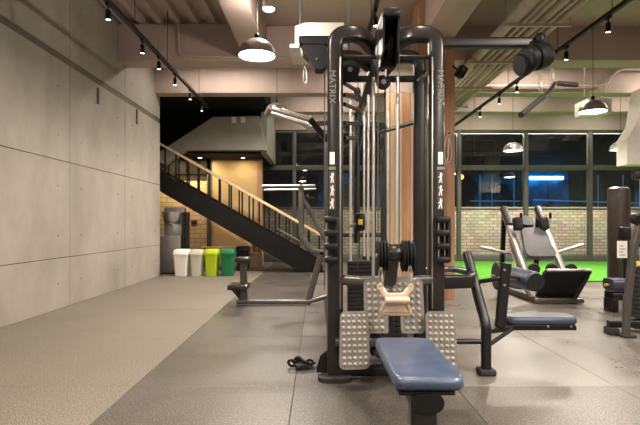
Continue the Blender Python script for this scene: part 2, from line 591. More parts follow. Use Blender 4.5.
# the building over the street
sb = thing('street_building', (6, 30, 0), 'dark building across the street with a blue light strip', 'building')
MB().b2((-14, 30, 0), (30, 34, 9)).build('facade', 'street_facade', sb)
for k, xa in enumerate([-6, -3, 0, 3.2, 6.2, 9.4, 12.6, 15.8, 19.0]):
    for z in (0.4, 5.2):
        wd = MB().b2((xa, 29.93, z), (xa + 2.4, 30.0, z + (3.7 if z < 1 else 2.2))).build('shop_window', 'street_window' if (k % 3 != 1 and z < 1) else 'street_facade', sb)
        MB().b2((xa + 1.16, 29.90, z), (xa + 1.24, 29.94, z + (3.7 if z < 1 else 2.2))).build('mullion', 'frame_paint', wd)
MB().tube([P(530, 178, 29.7), P(563, 178, 29.7)], 0.10, 10).build('light_strip', 'neon', sb)
MB().tube([P(470, 201, 29.8), P(520, 201, 29.8)], 0.035, 8).build('light_strip', 'neon_dim', sb)
MB().tube([P(533, 200, 29.8), P(700, 205, 29.8)], 0.04, 8).build('light_strip', 'neon_dim', sb)
for px in (480, 492, 514, 598, 623):
    MB().tube([P(px, 175, 29.8), P(px, 212, 29.8)], 0.03, 6).build('light_strip', 'neon_dim', sb)
lm = thing('street_lamp', P(461, 250, 27.5), 'amber street lamp glowing beyond the timber column', 'lamp')
c = P(461, 177, 27.5)
MB().tube([(c.x, c.y, 0), (c.x, c.y, c.z - 0.1)], 0.05, 8).build('pole', 'frame_paint', lm)
MB().lathe([(0, -0.16), (0.12, -0.10), (0.16, 0.0), (0.12, 0.10), (0, 0.16)], c, (0, 0, 1), 14).build('globe', 'street_amber', lm)

# ------------------------------------------------------------------ stairs and the corner under them
YS = 11.35
kS = 0.0227
st = thing('staircase', (0.0, YS, 0), 'black steel staircase with timber handrails rising to the left', 'staircase')


def sx(px):
    return (px - VX) * YS / F


def sz(py):
    return H - (py - VY) * YS / F


slope = (262.0 - 172.0) / (320 - 162)


def ztop(x):       # top edge of the stringer
    return sz(262) + (sx(320) - x) * slope


XA, XB = -6.0, sx(322)
for yy, nm in ((YS, 'near'), (YS + 1.15, 'far')):
    poly = [(XA, ztop(XA)), (sx(320), ztop(sx(320))), (XB + 0.05, 0.0), (sx(302), 0.0), (XA, ztop(XA) - 0.46)]
    MB().prism(poly, yy - 0.03, yy + 0.03, lambda u, v, w: Vector((u, w, v))).build('stringer', 'black_paint', st, 0)
    # handrail
    off = sz(145) - sz(172)
    mb = MB().sweep([(XA, yy, ztop(XA) + off), (sx(330), yy, ztop(sx(330)) + off)], rrect(0.05, 0.055, 0.012), ref=(0, 1, 0))
    mb.build('handrail', 'wood_rail', st)
    x = XB - 0.06
    while x > XA + 0.2:
        MB().b2((x - 0.017, yy - 0.02, max(0, ztop(x) - 0.12)), (x + 0.017, yy + 0.02, ztop(x) + off - 0.02)).build('baluster', 'black_paint', st, 0)
        x -= 0.25
n = 16
xx = XB - 0.1
for k in range(n):
    zt = 0.165 * (k + 1)
    xk = xx - k * 0.165 / slope
    MB().b2((xk - 0.165 / slope - 0.02, YS + 0.03, zt - 0.045), (xk, YS + 1.12, zt), 0.004).build('tread', 'black_steel', st)
    MB().b2((xk - 0.165 / slope - 0.02, YS + 0.03, zt - 0.165), (xk - 0.165 / slope, YS + 1.12, zt - 0.04)).build('riser', 'black_steel', st, 0)

# concrete landing above, black void around it
YL = 11.9
def lp(px, py): q = P(px, py, YL); return (q.x, q.z)
tn[0] += 1
struct(MB().prism([lp(150, 158), lp(213, 117), lp(259, 116), lp(266, 150), lp(186, 150), lp(164, 164)], YL, YL + 0.22, lambda u, v, w: Vector((u, w, v))), 'trim_%d' % tn[0], 'landing_concrete', 'grey concrete parapet of the upper stair landing', smooth=0)
tn[0] += 1
struct(MB().b2((P(262, 0, YL).x - 0.05, YL + 0.22, P(0, 152, YL).z), (P(262, 0, YL).x + 0.10, YF, ZC)), 'trim_%d' % tn[0], 'landing_concrete', 'concrete side of the stair landing')
tn[0] += 1
struct(MB().b2((-6.0, YL + 0.22, P(0, 150, YL).z - 0.05), (P(262, 0, YL).x - 0.05, YF, P(0, 150, YL).z + 0.1)), 'trim_%d' % tn[0], 'black_paint', 'underside of the upper landing')
struct(MB().b2((-6.0, YL + 0.5, 2.9), (P(262, 0, YL).x - 0.06, YL + 0.6, ZC + 0.1)), 'wall_stair_upper', 'black_paint', 'black wall above the landing')
tn[0] += 1
struct(MB().b2((-6.0, 10.64, 3.82), (P(264, 0, 10.7).x, YL + 0.5, ZC + 0.05)), 'trim_%d' % tn[0], 'black_paint', 'black painted ceiling over the staircase')
struct(MB().b2((-6.2, YE - 0.4, 0), (-6.0, YF, ZC + 0.2)), 'wall_stair_left', 'concrete', 'wall beyond the staircase')
struct(MB().b2((-6.2, YE - 0.4, 0), (XL - 0.25, YE - 0.2, ZC + 0.2)), 'wall_stair_front', 'concrete', 'wall closing the stair room')
# back walls under the stairs
YW = 13.4
struct(MB().b2((-6.0, YW, 0), (P(211, 0, YW).x, YW + 0.2, 3.2)), 'wall_back_brick', 'ochre_brick', 'pale ochre brick wall under the stairs', smooth=0)
struct(MB().b2((P(211, 0, YW).x, YW - 0.12, 0), (P(262, 0, YW).x, YW + 0.1, 3.2)), 'wall_back_panel', 'ochre_wall', 'beige panelled wall under the stairs')
tn[0] += 1
struct(MB().b2((P(210.5, 0, YW).x - 0.06, YW - 0.16, 0), (P(210.5, 0, YW).x + 0.05, YW - 0.02, 3.2)), 'trim_%d' % tn[0], 'frame_paint', 'dark post between the brick and the panels')
tn[0] += 1
struct(MB().b2((P(258, 0, YW).x, YW - 0.2, 0), (P(262.5, 0, YW).x, YW + 0.12, 3.2)), 'trim_%d' % tn[0], 'wood_column', 'timber edge of the panelled wall')

struct(MB().b2((-6.0, YW - 0.16, 2.42), (P(212, 0, YW).x, YW - 0.02, 3.1)), 'wall_back_upper', 'black_paint', 'black band of wall over the ochre brick')
# ------------------------------------------------------------------ lamps
def spot_light(name, power, size_deg, blend, r=0.04, col=WARM):
    l = bpy.data.lights.new(name, 'SPOT')
    l.energy = power
    l.color = col
    l.spot_size = math.radians(size_deg)
    l.spot_blend = blend
    l.shadow_soft_size = r
    return l


L_WALL = spot_light('wall_track_spot', E_SPOT * 0.62, 100, 0.9, 0.05)
L_SPOT = spot_light('track_spot', E_SPOT, 104, 0.9, 0.05)


def make_track_spot():
    r = thing('track_spotlight', (0, 0, 0), 'x', 'spotlight')
    MB().b2((-0.018, -0.05, -0.03), (0.018, 0.05, 0.0), 0.004).build('adapter', 'black_plastic', r)
    MB().tube([(0, 0, -0.03), (0, 0, -0.10)], 0.010, 8).build('stem', 'black_plastic', r)
    MB().lathe([(0, -0.075), (0.024, -0.075), (0.029, -0.083), (0.029, -0.19), (0.025, -0.19), (0.025, -0.17), (0, -0.17)], (0, 0, 0), (0, 0, 1), 18).build('head', 'black_plastic', r)
    MB().lathe([(0, -0.184), (0.024, -0.184), (0.024, -0.180), (0, -0.180)], (0, 0, 0), (0, 0, 1), 18).build('lens', 'spot_bulb', r)
    lo = bpy.data.objects.new('spot_beam', L_SPOT)
    COL.objects.link(lo); lo.parent = r; lo.location = (0, 0, -0.198)
    return r


ts0 = make_track_spot()
first = [True]


def put(proto, flag, loc, label, group=None, rz=0.0, rx=0.0, ry=0.0):
    o = proto if flag[0] else copy_tree(proto)
    flag[0] = False
    for ch in o.children:
        if ch.name.startswith('spot_beam'): ch.data = L_SPOT
    o.location = loc
    o.rotation_euler = (rx, ry, rz)
    o['label'] = label
    if group: o['group'] = group
    for ch in o.children:
        if ch.name.startswith('cord'):
            ch.scale = (1, 1, ZC + 0.1 - loc[2] - 0.26)
    return o


ORD = ['nearest', 'second nearest', 'third nearest', 'fourth nearest', 'fifth nearest', 'sixth nearest', 'seventh nearest', 'eighth nearest']
ZT = 3.60


def dim_wall_spots(o):
    for ch in o.children:
        if ch.type == 'LIGHT':
            ch.data = L_WALL


def track(name_side, X, ya, yb, rods, spots, off):
    t = thing('lighting_track', (X, (ya + yb) / 2, ZT), 'long black lighting track hung from the ceiling ' + name_side, 'lighting track')
    MB().b2((X - 0.026, ya, ZT), (X + 0.026, yb, ZT + 0.05), 0.004).build('rail', 'black_plastic', t)
    for y in rods:
        MB().tube([(X, y, ZT + 0.03), (X, y, ZC + 0.1)], 0.006, 6).build('hanger_rod', 'ink_dark', t)
    for k, y in enumerate(spots):
        o_ = put(ts0, first, (X, y, ZT + 0.003), 'black spotlight %s to the camera on the track %s' % (ORD[k], name_side), 'track spotlights in view')
        if X < 0: dim_wall_spots(o_)
    for y in off:  # unseen spots added to light the foreground
        o_ = put(ts0, first, (X, y, ZT + 0.003), 'black track spotlight out of the picture over the camera', 'track spotlights out of the picture')
        if X < 0: dim_wall_spots(o_)


track('along the concrete wall', -2.38, -4.0, 10.75, (-2, 2, 5.0, 6.5, 7.9, 10.0), [5.67, 6.78, 7.48, 8.33, 9.3, 10.25], [-3.0, -1.0, 1.0, 2.6, 4.3])
track('in front of the windows', 3.50, -3.0, 13.0, (-1, 3, 5.95, 7.3, 9.2, 11.2), [6.03, 7.05, 8.8, 9.65, 10.8], [-1.5, 0.8, 2.8, 4.5])
track('above the gym tower', 0.67, -3.5, 6.6, (-2, 2, 5.2, 6.3), [5.85], [-2.5, -0.5, 1.4, 3.0])

# dome pendants
L_PEND = bpy.data.lights.new('pendant_light', 'AREA')
L_PEND.shape = 'DISK'
L_PEND.size = 0.36
L_PEND.energy = E_PEND
L_PEND.color = WARM


def make_pendant():
    r = thing('dome_pendant', (0, 0, 0), 'x', 'pendant lamp')
    prof = []
    for k in range(11):
        a = math.radians(90 * k / 10)
        prof.append((max(0.0, 0.225 * math.sin(a)), 0.20 * math.cos(a)))
    inner = [(0.215 * math.sin(math.radians(90 * k / 10)), 0.19 * math.cos(math.radians(90 * k / 10))) for k in range(10, -1, -1)]
    MB().lathe(prof + inner, (0, 0, 0), (0, 0, 1), 32).build('dome_shade', 'silver', r, 60)
    MB().lathe([(0.0, 0.035), (0.205, 0.035), (0.205, 0.03), (0.15, 0.012), (0.08, 0.003), (0, 0.0)], (0, 0, 0), (0, 0, 1), 28).build('diffuser', 'bulb', r, 60)
    MB().lathe([(0, 0.19), (0.03, 0.19), (0.03, 0.25), (0.012, 0.27), (0, 0.27)], (0, 0, 0), (0, 0, 1), 14).build('lamp_holder', 'black_plastic', r)
    cd_ = MB().tube([(0, 0, 0), (0, 0, 1.0)], 0.005, 6).build('cord', 'ink_dark', r)
    cd_.location = (0, 0, 0.26)
    lo = bpy.data.objects.new('pendant_beam', L_PEND)
    COL.objects.link(lo); lo.parent = r; lo.location = (0, 0, -0.012)
    return r


pd0 = make_pendant()
pf = [True]
for (px, py, d, lab) in ((257, 56, 5.9, 'chrome dome pendant left of the gym tower, the largest lamp in view'),
                         (593, 112, 8.3, 'chrome dome pendant above the leg press area, before a white panel'),
                         (513, 151, 11.8, 'small chrome dome pendant hanging before the windows above the leg press'),
                         (620.5, 150, 11.25, 'chrome dome pendant above the brown heavy bag')):
    o = put(pd0, pf, P(px, py, d), lab, 'dome pendants')
o = put(pd0, pf, P(277, 113, 10.0), 'chrome dome pendant behind the silver press arm', 'dome pendants')
for (x, y) in ((-0.9, 2.3), (-0.9, -1.6), (2.4, 1.9), (2.6, -1.6), (5.6, 4.2), (6.4, 0.6), (2.75, 0.2)):  # unseen pendants added to brighten the foreground floor
    put(pd0, pf, (x, y, 3.15), 'chrome dome pendant out of the picture near the camera', 'dome pendants out of the picture')

# small cylinder downlight at the very top of the view
dl = thing('ceiling_downlight', P(268.5, 11, 6.0), 'small cylinder downlight at the top edge above the dome pendant', 'downlight')
c = P(268.5, 9, 6.0)
MB().lathe([(0, 0.0), (0.07, 0.0), (0.075, -0.0), (0.075, 0.18), (0, 0.18)], c, (0, 0, 1), 18).build('housing', 'white_enamel', dl)
MB().disc(c + Vector((0, 0, -0.006)), (0, 0, 1), 0.062, 0.01).build('lens', 'bulb', dl)
MB().tube([c + Vector((0, 0, 0.17)), (c.x, c.y, ZC - 0.04)], 0.012, 8).build('stem', 'white_enamel', dl)
pl_ = bpy.data.lights.new('downlight_glow', 'POINT')
pl_.energy = 42; pl_.color = WARM; pl_.shadow_soft_size = 0.06
po_ = bpy.data.objects.new('downlight_glow', pl_)
COL.objects.link(po_); po_.parent = dl
po_.location = c + Vector((0, 0, -0.09)) - ORG[dl.name]

# lamps of the corner under the stairs
def fixed_area(name, loc, size, energy, parent, rot=(0, 0, 0), col=WARM, sy=None):
    l = bpy.data.lights.new(name, 'AREA')
    l.energy = energy; l.color = col; l.size = size
    if sy:
        l.shape = 'RECTANGLE'; l.size_y = sy
    o = bpy.data.objects.new(name, l)
    COL.objects.link(o)
    o.parent = parent
    o.location = Vector(loc) - ORG.get(parent.name, Vector((0, 0, 0)))
    o.rotation_euler = rot
    return o


zl = P(0, 150, YL).z - 0.05
for k, px in enumerate((176, 200, 243)):
    q = P(px, 0, 12.9)
    d_ = thing('recessed_downlight', (q.x, 12.9, zl), 'warm round downlight under the landing, %s of three' % ['left', 'middle', 'right'][k], 'downlight', 'downlights under the landing')
    MB().lathe([(0.05, 0), (0.065, 0), (0.065, -0.012), (0.05, -0.012)], (q.x, 12.9, zl), (0, 0, 1), 18, closed=True).build('ring', 'white_enamel', d_)
    MB().disc((q.x, 12.9, zl - 0.004), (0, 0, 1), 0.05, 0.006).build('lens', 'bulb', d_)
    fixed_area('downlight_beam', (q.x, 12.9, zl - 0.02), 0.1, E_STAIR * (0.9, 0.8, 0.25)[k], d_, col=(1.0, 0.76, 0.42))

# strip lights between the ceiling beams; second and third bay strips added as neutral fill
for k, (x, yb_, bay, eb) in enumerate(((-1.9, 9.6, 'first', 1), (1.1, 9.6, 'first', 1), (4.2, 9.6, 'first', 1), (7.2, 9.6, 'first', 1), (0.2, 11.4, 'second', .7), (4.4, 11.4, 'second', .7), (7.6, 11.4, 'second', .7), (0.2, 13.4, 'third', .8), (4.8, 13.4, 'third', .8), (7.8, 13.4, 'third', .8))):
    bt = thing('strip_light', (x, yb_, 4.30), 'slim strip light hidden in the %s bay of ceiling beams, %s from the left' % (bay, ['first', 'second', 'third', 'fourth', 'first', 'second', 'third', 'first', 'second', 'third'][k]), 'strip light', 'strip lights between the beams')
    MB().b2((x - 0.75, yb_ - 0.04, 4.31), (x + 0.75, yb_ + 0.04, ZC + 0.02), 0.005).build('housing', 'white_enamel', bt)
    MB().b2((x - 0.73, yb_ - 0.03, 4.295), (x + 0.73, yb_ + 0.03, 4.31)).build('lens', 'bulb', bt)
    fixed_area('strip_beam', (x, yb_, 4.285), 1.4, E_BATTEN * eb, bt, sy=0.06)

# light bar outside over the windows that washes the garden wall
xb = thing('exterior_light_bar', (6.0, YF + 0.35, 3.78), 'slim light bar fixed outside above the windows', 'light bar')
MB().b2((2.2, YF + 0.25, 3.80), (10.5, YF + 0.40, 3.86), 0.005).build('housing', 'frame_paint', xb)
MB().b2((2.25, YF + 0.27, 3.785), (10.45, YF + 0.38, 3.80)).build('lens', 'spot_bulb', xb)
fixed_area('light_bar_beam', (6.3, YF + 0.32, 3.77), 8.0, E_OUT, xb, (math.radians(30), 0, 0), (1.0, 0.88, 0.68), 0.1)

# ------------------------------------------------------------------ the multi-station gym tower
MC = 0.482                                      # centre line
YFH, YRH, YBH = 3.57, 4.10, 6.80                # front hoop, rear hoop, back hoop
gym = thing('multi_station_gym', (MC, 4.8, 0), 'tall graphite cable tower with four exercise stations in the middle of the gym', 'gym machine')


def part(mb, name, m, parent=None, smooth=40):
    return mb.build(name, m, parent or gym, smooth)


def hoop(xl, xr, y, zt, w, dp, m, ysp, rad=0.2):
    for x, s in ((xl, 1), (xr, -1)):
        pts = fillet([(x, y, 0.02), (x, y, zt), (x + s * 0.19, y + 0.02, zt + 0.01), (MC - s * 0.05, ysp, zt - 0.03)], rad, 8)
        part(MB().sweep(pts, rrect(w, dp, 0.028, 4), ref=(0, 1, 0)), 'upright', m)


XLU, XRU = 0.122, 0.842
hoop(XLU, XRU, YFH, 2.455, 0.112, 0.09, 'graphite', YFH + 0.26)
hoop(XLU + 0.01, XRU - 0.01, YRH, 2.47, 0.10, 0.08, 'black_steel', YRH + 0.15)
hoop(0.20, 0.90, YBH, 2.44, 0.10, 0.10, 'graphite', YBH + 0.1)
for x, s in ((XLU, 1), (XRU, -1)):
    part(MB().b2((x + s * 0.036 - 0.005, YFH - 0.0465, 0.5), (x + s * 0.036 + 0.005, YFH - 0.041, 2.28), 0.002), 'trim_strip', 'silver')  # silver strip stands in for the highlight along the upright's groove

# spine boom overhead
part(MB().b2((0.463 - 0.058, 3.12, 2.40), (0.463 + 0.058, 3.9, 2.462), 0.022), 'boom', 'graphite')
part(MB().b2((0.463 - 0.05, 3.36, 2.16), (0.463 + 0.05, 3.44, 2.41), 0.01), 'boom_back_plate', 'black_plastic')
part(MB().b2((MC - 0.045, 3.9, 2.385), (MC + 0.045, YBH + 0.1, 2.445), 0.015), 'spine_beam', 'black_steel')
for s in (-1, 1):
    part(MB().prism([(3.15, 2.41), (3.17, 2.20), (3.30, 2.14), (3.75, 2.20), (3.80, 2.41)], 0.463 + s * 0.048 - 0.006, 0.463 + s * 0.048 + 0.006, lambda u, v, w: Vector((w, u, v))), 'pulley_cheek', 'black_plastic', None, 0)


def pulley(c, axis, r, t, parent=None):
    p = part(MB().lathe([(0.02, -t/2), (r - 0.006, -t/2), (r, -t/2 + 0.003), (r, -t*0.3), (r * 0.86, 0), (r, t*0.3), (r, t/2 - 0.003), (r - 0.006, t/2), (0.02, t/2)], c, axis, 28, closed=True), 'pulley', 'black_plastic', parent)
    MB().disc(c, axis, 0.021, t + 0.014, 12).build('axle_bolt', 'silver', p)
    return p


pulley((0.463, 3.27, 2.26), (1, 0, 0), 0.075, 0.03)
pulley((MC + 0.02, 3.85, 2.19), (0, 1, 0), 0.055, 0.03)

# cross bars between the uprights
zb = P(0, 57.5, 3.6).z
part(MB().tube([(XLU, YFH + 0.02, zb), (XRU, YFH + 0.02, zb)], 0.017, 12), 'cross_bar', 'graphite')
part(MB().sweep([(XLU, YRH, P(0, 79, YRH).z), (XRU, YRH, P(0, 79, YRH).z)], rrect(0.05, 0.05, 0.012)), 'cross_bar', 'black_steel')
part(MB().tube([(0.80, YRH - 0.1, P(0, 80, 4.0).z), (0.84, YFH + 0.1, P(0, 71, 3.7).z)], 0.012, 8), 'brace', 'silver')
part(MB().sweep([(0.20, YBH, 0.95), (0.90, YBH, 0.95)], rrect(0.06, 0.06, 0.012)), 'cross_bar', 'graphite')
part(MB().sweep([(0.20, YBH, 2.15), (0.95, YBH, 2.15)], rrect(0.06, 0.06, 0.012)), 'cross_bar', 'black_steel')
# lower bowed brace
part(MB().sweep(fillet([(XLU, YFH, 0.705), (0.30, 3.50, 0.70), (0.66, 3.50, 0.70), (XRU, YFH, 0.705)], 0.12), rrect(0.065, 0.07, 0.025), ref=(0, 0, 1)), 'front_brace', 'grey_steel')
part(MB().sweep([(XLU, YRH, 0.12), (XRU, YRH, 0.12)], rrect(0.06, 0.06, 0.012)), 'cross_bar', 'black_steel')
# base rails and feet
for x in (XLU, XRU):
    part(MB().sweep([(x, YFH, 0.055), (x, YBH, 0.055)], rrect(0.08, 0.07, 0.015)), 'base_rail', 'black_steel')
    ft = MB()
    ft.prism(rrect(0.235, 0.17, 0.075, 6), 0.0, 0.030, lambda u, v, w: Vector((x - 0.005 + u, 3.53 + v, w)))
    part(ft, 'foot', 'rubber_black', None, 50)
part(MB().prism([(0.0, 0.03), (0.0, 0.17), (-0.03, 0.20), (-0.10, 0.15), (-0.13, 0.06), (-0.13, 0.03)], YFH + 0.03, YFH + 0.07, lambda u, v, w: Vector((XLU - 0.01 + u * 0.95, w, v))), 'gusset', 'black_steel')

# overhead side booms
zb = P(0, 42, 3.70).z
part(MB().sweep([(XLU + 0.02, 3.70, zb), (-0.14, 3.70, zb)], rrect(0.075, 0.075, 0.016)), 'side_boom', 'black_steel')
part(MB().sweep([(XRU - 0.02, 3.70, zb - 0.01), (1.57, 3.70, zb - 0.01)], rrect(0.075, 0.075, 0.016)), 'side_boom', 'black_steel')
# left boom pulley housing
hc = P(315, 59, 3.70)
hexp = [(-0.105, 0.065), (-0.085, 0.085), (0.03, 0.085), (0.085, 0.075), (0.095, -0.05), (0.055, -0.095), (0.0, -0.09), (-0.05, -0.01), (-0.09, 0.03)]
hz = part(MB().prism(hexp, 3.64, 3.76, lambda u, v, w: hc * Vector((1, 0, 1)) + Vector((u, w, v))), 'pulley_housing', 'black_plastic', None, 0)
MB().disc((hc.x + 0.012, 3.637, hc.z - 0.02), (0, 1, 0), 0.012, 0.012, 10).build('bolt', 'grey_steel', hz)
MB().b2((hc.x + 0.03, 3.66, hc.z + 0.05), (hc.x + 0.042, 3.74, zb), 0.0).build('bracket', 'black_steel', hz)
MB().b2((hc.x + 0.055, 3.66, hc.z + 0.05), (hc.x + 0.067, 3.74, zb), 0.0).build('bracket', 'black_steel', hz)
# right boom pulley drums
rc = P(537, 57, 3.62)
dax = Vector((1, 0.25, 0.30))
dr = part(MB().lathe([(0, -0.10), (0.075, -0.10), (0.09, -0.085), (0.09, -0.045), (0.078, -0.04), (0.078, -0.025), (0.094, -0.02), (0.094, 0.05), (0.085, 0.08), (0.06, 0.095), (0, 0.10)], rc, dax, 28), 'pulley_drum', 'black_plastic')
dr2 = part(MB().lathe([(0, -0.035), (0.07, -0.035), (0.082, -0.02), (0.082, 0.02), (0.07, 0.035), (0, 0.035)], P(523, 65, 3.66), dax, 24), 'pulley_drum', 'black_plastic')
part(MB().sweep([P(530, 42, 3.70), P(537, 52, 3.64)], rrect(0.06, 0.06, 0.015)), 'drum_bracket', 'black_steel')
part(MB().lathe([(0, -0.04), (0.03, -0.04), (0.042, -0.02), (0.045, 0.02), (0.03, 0.045), (0, 0.05)], P(540, 40, 3.66), (0, 0, 1), 16), 'boom_knob', 'black_plastic')

# weight stacks with guide rods
def stack(xc, y, rods, n, ztop_, ph=0.036, w=0.24):
    for x in rods:
        part(MB().tube([(x, y, 0.10), (x, y, ztop_)], 0.0125, 12), 'guide_rod', 'chrome')
    pl = None
    for k in range(n):
        z = 0.16 + k * (ph + 0.004)
        if pl is None:
            pl = part(MB().box((0, 0, 0), (w, 0.12, ph), bev=0.004, seg=1), 'weight_plate', 'stack_plate')
            for v in pl.data.vertices: v.co += gym.location
            pl.location = Vector((xc, y, z)) - gym.location
        else:
            piece(pl.data, 'weight_plate', gym, Vector((xc, y, z)) - gym.location)
    part(MB().tube([(xc, y, 0.16 + n * (ph + 0.004)), (xc, y, ztop_)], 0.006, 8), 'stack_cable', 'rubber_black')
    part(MB().b2((xc - w/2, y - 0.05, 0.07), (xc + w/2, y + 0.05, 0.135), 0.01), 'stack_base', 'black_steel')


stack(0.53, 3.95, (0.437, 0.627), 13, 2.26)
stack(0.41, 4.95, (0.325, 0.497), 15, 2.38)
stack(0.655, 5.7, (0.525, 0.795), 15, 2.38, w=0.30)
part(MB().tube([(0.851, 3.80, 0.3), (0.851, 3.80, 2.28)], 0.011, 12), 'guide_rod', 'chrome')
part(MB().tube([(0.89, YRH, 0.3), (0.89, YRH, 2.3)], 0.006, 8), 'stack_cable', 'grey_steel')
for px, ya, yb, d in ((378, 33, 246, 3.25), (399, 33, 246, 3.25), (324.5, 70, 290, 3.72), (358, 62, 270, 4.6), (390, 60, 250, 4.9), (363, 80, 290, 5.3)):
    part(MB().tube([P(px, ya, d), P(px, yb, d)], 0.0042, 6), 'cable', 'grey_steel')
# dark shrouds and adjuster carriage in the middle
part(MB().b2((P(354, 0, 5.2).x, 5.2, 0.9), (P(360, 0, 5.2).x, 5.28, 2.2), 0.01), 'shroud', 'black_steel')
cz = P(360, 222, 4.5)
cr = part(MB().box(cz, (0.09, 0.07, 0.16), bev=0.02), 'adjuster_carriage', 'black_plastic')
MB().box(cz + Vector((0.0, -0.037, 0.0)), (0.04, 0.004, 0.05)).build('sticker', 'yellow', cr)
part(MB().tube([P(351, 226, 4.45), P(357, 224, 4.5)], 0.015, 8), 'pull_pin', 'silver')
pulley(P(350, 70, 4.0), (0, 1, 0), 0.078, 0.035)
for a, b in (((344, 83, 4.2), (359, 92, 4.9)), ((344, 95, 4.2), (360, 99, 5.0)), ((344, 104, 4.2), (360, 111, 5.0)), ((344, 123, 4.2), (361, 124, 5.0)), ((344, 138, 4.3), (361, 138, 5.2))):
    part(MB().tube([P(*a), P(*b)], 0.018, 10), 'support_bar', 'black_steel')
    part(MB().disc(P(b[0] - 2, b[1] - 1, b[2]), (0, 1, 0), 0.035, 0.04, 14), 'joint_boss', 'grey_steel')
part(MB().tube([P(356, 112, 5.0), P(361, 125, 5.05), P(357, 150, 5.1), P(357, 177, 5.1)], 0.03, 10), 'pivot_arm', 'black_plastic')
part(MB().tube([P(382, 132, 5.6), P(416, 122, 4.3)], 0.02, 10), 'support_bar', 'black_steel')

# accessory hooks on the uprights (four prongs)
def hooks(xs, s):
    mb = MB()
    z0, z1 = P(0, 262, 3.5).z, P(0, 217, 3.5).z
    mb.box((xs, 3.505, (z0 + z1) / 2), (0.028, 0.07, z1 - z0), bev=0.01)
    for k in range(4):
        z = z0 + 0.018 + (z1 - z0 - 0.036) * k / 3
        mb.box((xs + s * 0.042, 3.49, z), (0.092, 0.085, 0.046), bev=0.016)
    part(mb, 'accessory_hook', 'black_plastic')
    part(MB().box((xs + s * 0.075, 3.47, (z0 + z1) / 2), (0.006, 0.006, z1 - z0 - 0.05)), 'hook_pin', 'silver')


hooks(XLU + 0.010, -1)
hooks(XRU + 0.070, -1)

# lettering and decals on the front uprights
def text_mesh(body, size, name, m, M, parent, ext=0.001):
    cu = bpy.data.curves.new(name, 'FONT')
    cu.body = body; cu.size = size; cu.extrude = ext; cu.align_x = 'CENTER'; cu.align_y = 'CENTER'
    cu.resolution_u = 3
    t = bpy.data.objects.new(name + '_curve', cu)
    COL.objects.link(t)
    dg = bpy.context.evaluated_depsgraph_get()
    me = bpy.data.meshes.new_from_object(t.evaluated_get(dg))
    bpy.data.objects.remove(t)
    me.name = name
    me.transform(M)
    me.transform(Matrix.Translation(-ORG.get(parent.name, Vector((0, 0, 0)))))
    me.materials.clear(); me.materials.append(MATS[m])
    o = bpy.data.objects.new(name, me)
    COL.objects.link(o); o.parent = parent
    return o


def facing(loc, roll=0.0):
    """upright sheet facing the camera side (-Y), rolled in its plane"""
    return Matrix.Translation(Vector(loc)) @ Matrix.Rotation(math.radians(90), 4, 'X') @ Matrix.Rotation(math.radians(roll), 4, 'Z')


yft = YFH - 0.0462
for x in (XLU - 0.022, XRU + 0.022):
    zt = (P(0, 72, YFH).z + P(0, 105, YFH).z) / 2
    text_mesh('MATRIX', 0.066, 'brand_lettering', 'letter_grey', facing((x, yft, zt), -90), gym)
    za = P(0, 153, YFH).z; zb_ = P(0, 165, YFH).z
    MBp = MB().box((x, yft, (za + zb_) / 2), (0.034, 0.002, za - zb_))
    dec = part(MBp, 'decal', 'paper', None, 0)
    for q in range(5):
        MB().box((x, yft - 0.0012, zb_ + 0.012 + q * 0.016), (0.026, 0.001, 0.004)).build('print_line', 'ink_grey', dec, 0)
    text_mesh('1', 0.022, 'print_number', 'ink_dark', facing((x, yft - 0.0015, za - 0.008)), dec) if False else None
    part(MB().box((x, yft, P(0, 169, YFH).z), (0.05, 0.002, 0.022)), 'decal', 'letter_grey', None, 0)
    zc0 = P(0, 172, YFH).z; zc1 = P(0, 210, YFH).z
    pan = part(MB().box((x, yft, (zc0 + zc1) / 2), (0.045, 0.002, zc0 - zc1)), 'pictogram_panel', 'ink_dark', None, 0)
    hgt = (zc0 - zc1) / 3
    for q in range(3):
        c = Vector((x, yft - 0.002, zc0 - hgt * (q + 0.5)))
        mb = MB()
        mb.disc(c + Vector((0.002, 0, 0.029)), (0, 1, 0), 0.007, 0.001, 10)
        mb.box(c + Vector((0.001, 0, 0.008)), (0.014, 0.001, 0.028))
        sgn = 1 if q % 2 else -1
        for (ax, az, bx, bz) in ((0, 0.016, sgn * 0.016, 0.002), (0, 0.016, -sgn * 0.014, 0.024), (0.003, -0.004, 0.008, -0.036), (-0.003, -0.004, -0.008 - 0.003 * q, -0.036)):
            mb.sweep([c + Vector((ax, 0, az)), c + Vector((bx, 0, bz))], [(-0.003, -0.0005), (0.003, -0.0005), (0.003, 0.0005), (-0.003, 0.0005)])
        mb.build('pictogram', 'paper', pan, 0)
        MB().box(c + Vector((0.0, -0.0006, -0.036 if q < 2 else 0.036)), (0.030, 0.001, 0.004)).build('red_bar', 'red_ink', pan, 0)

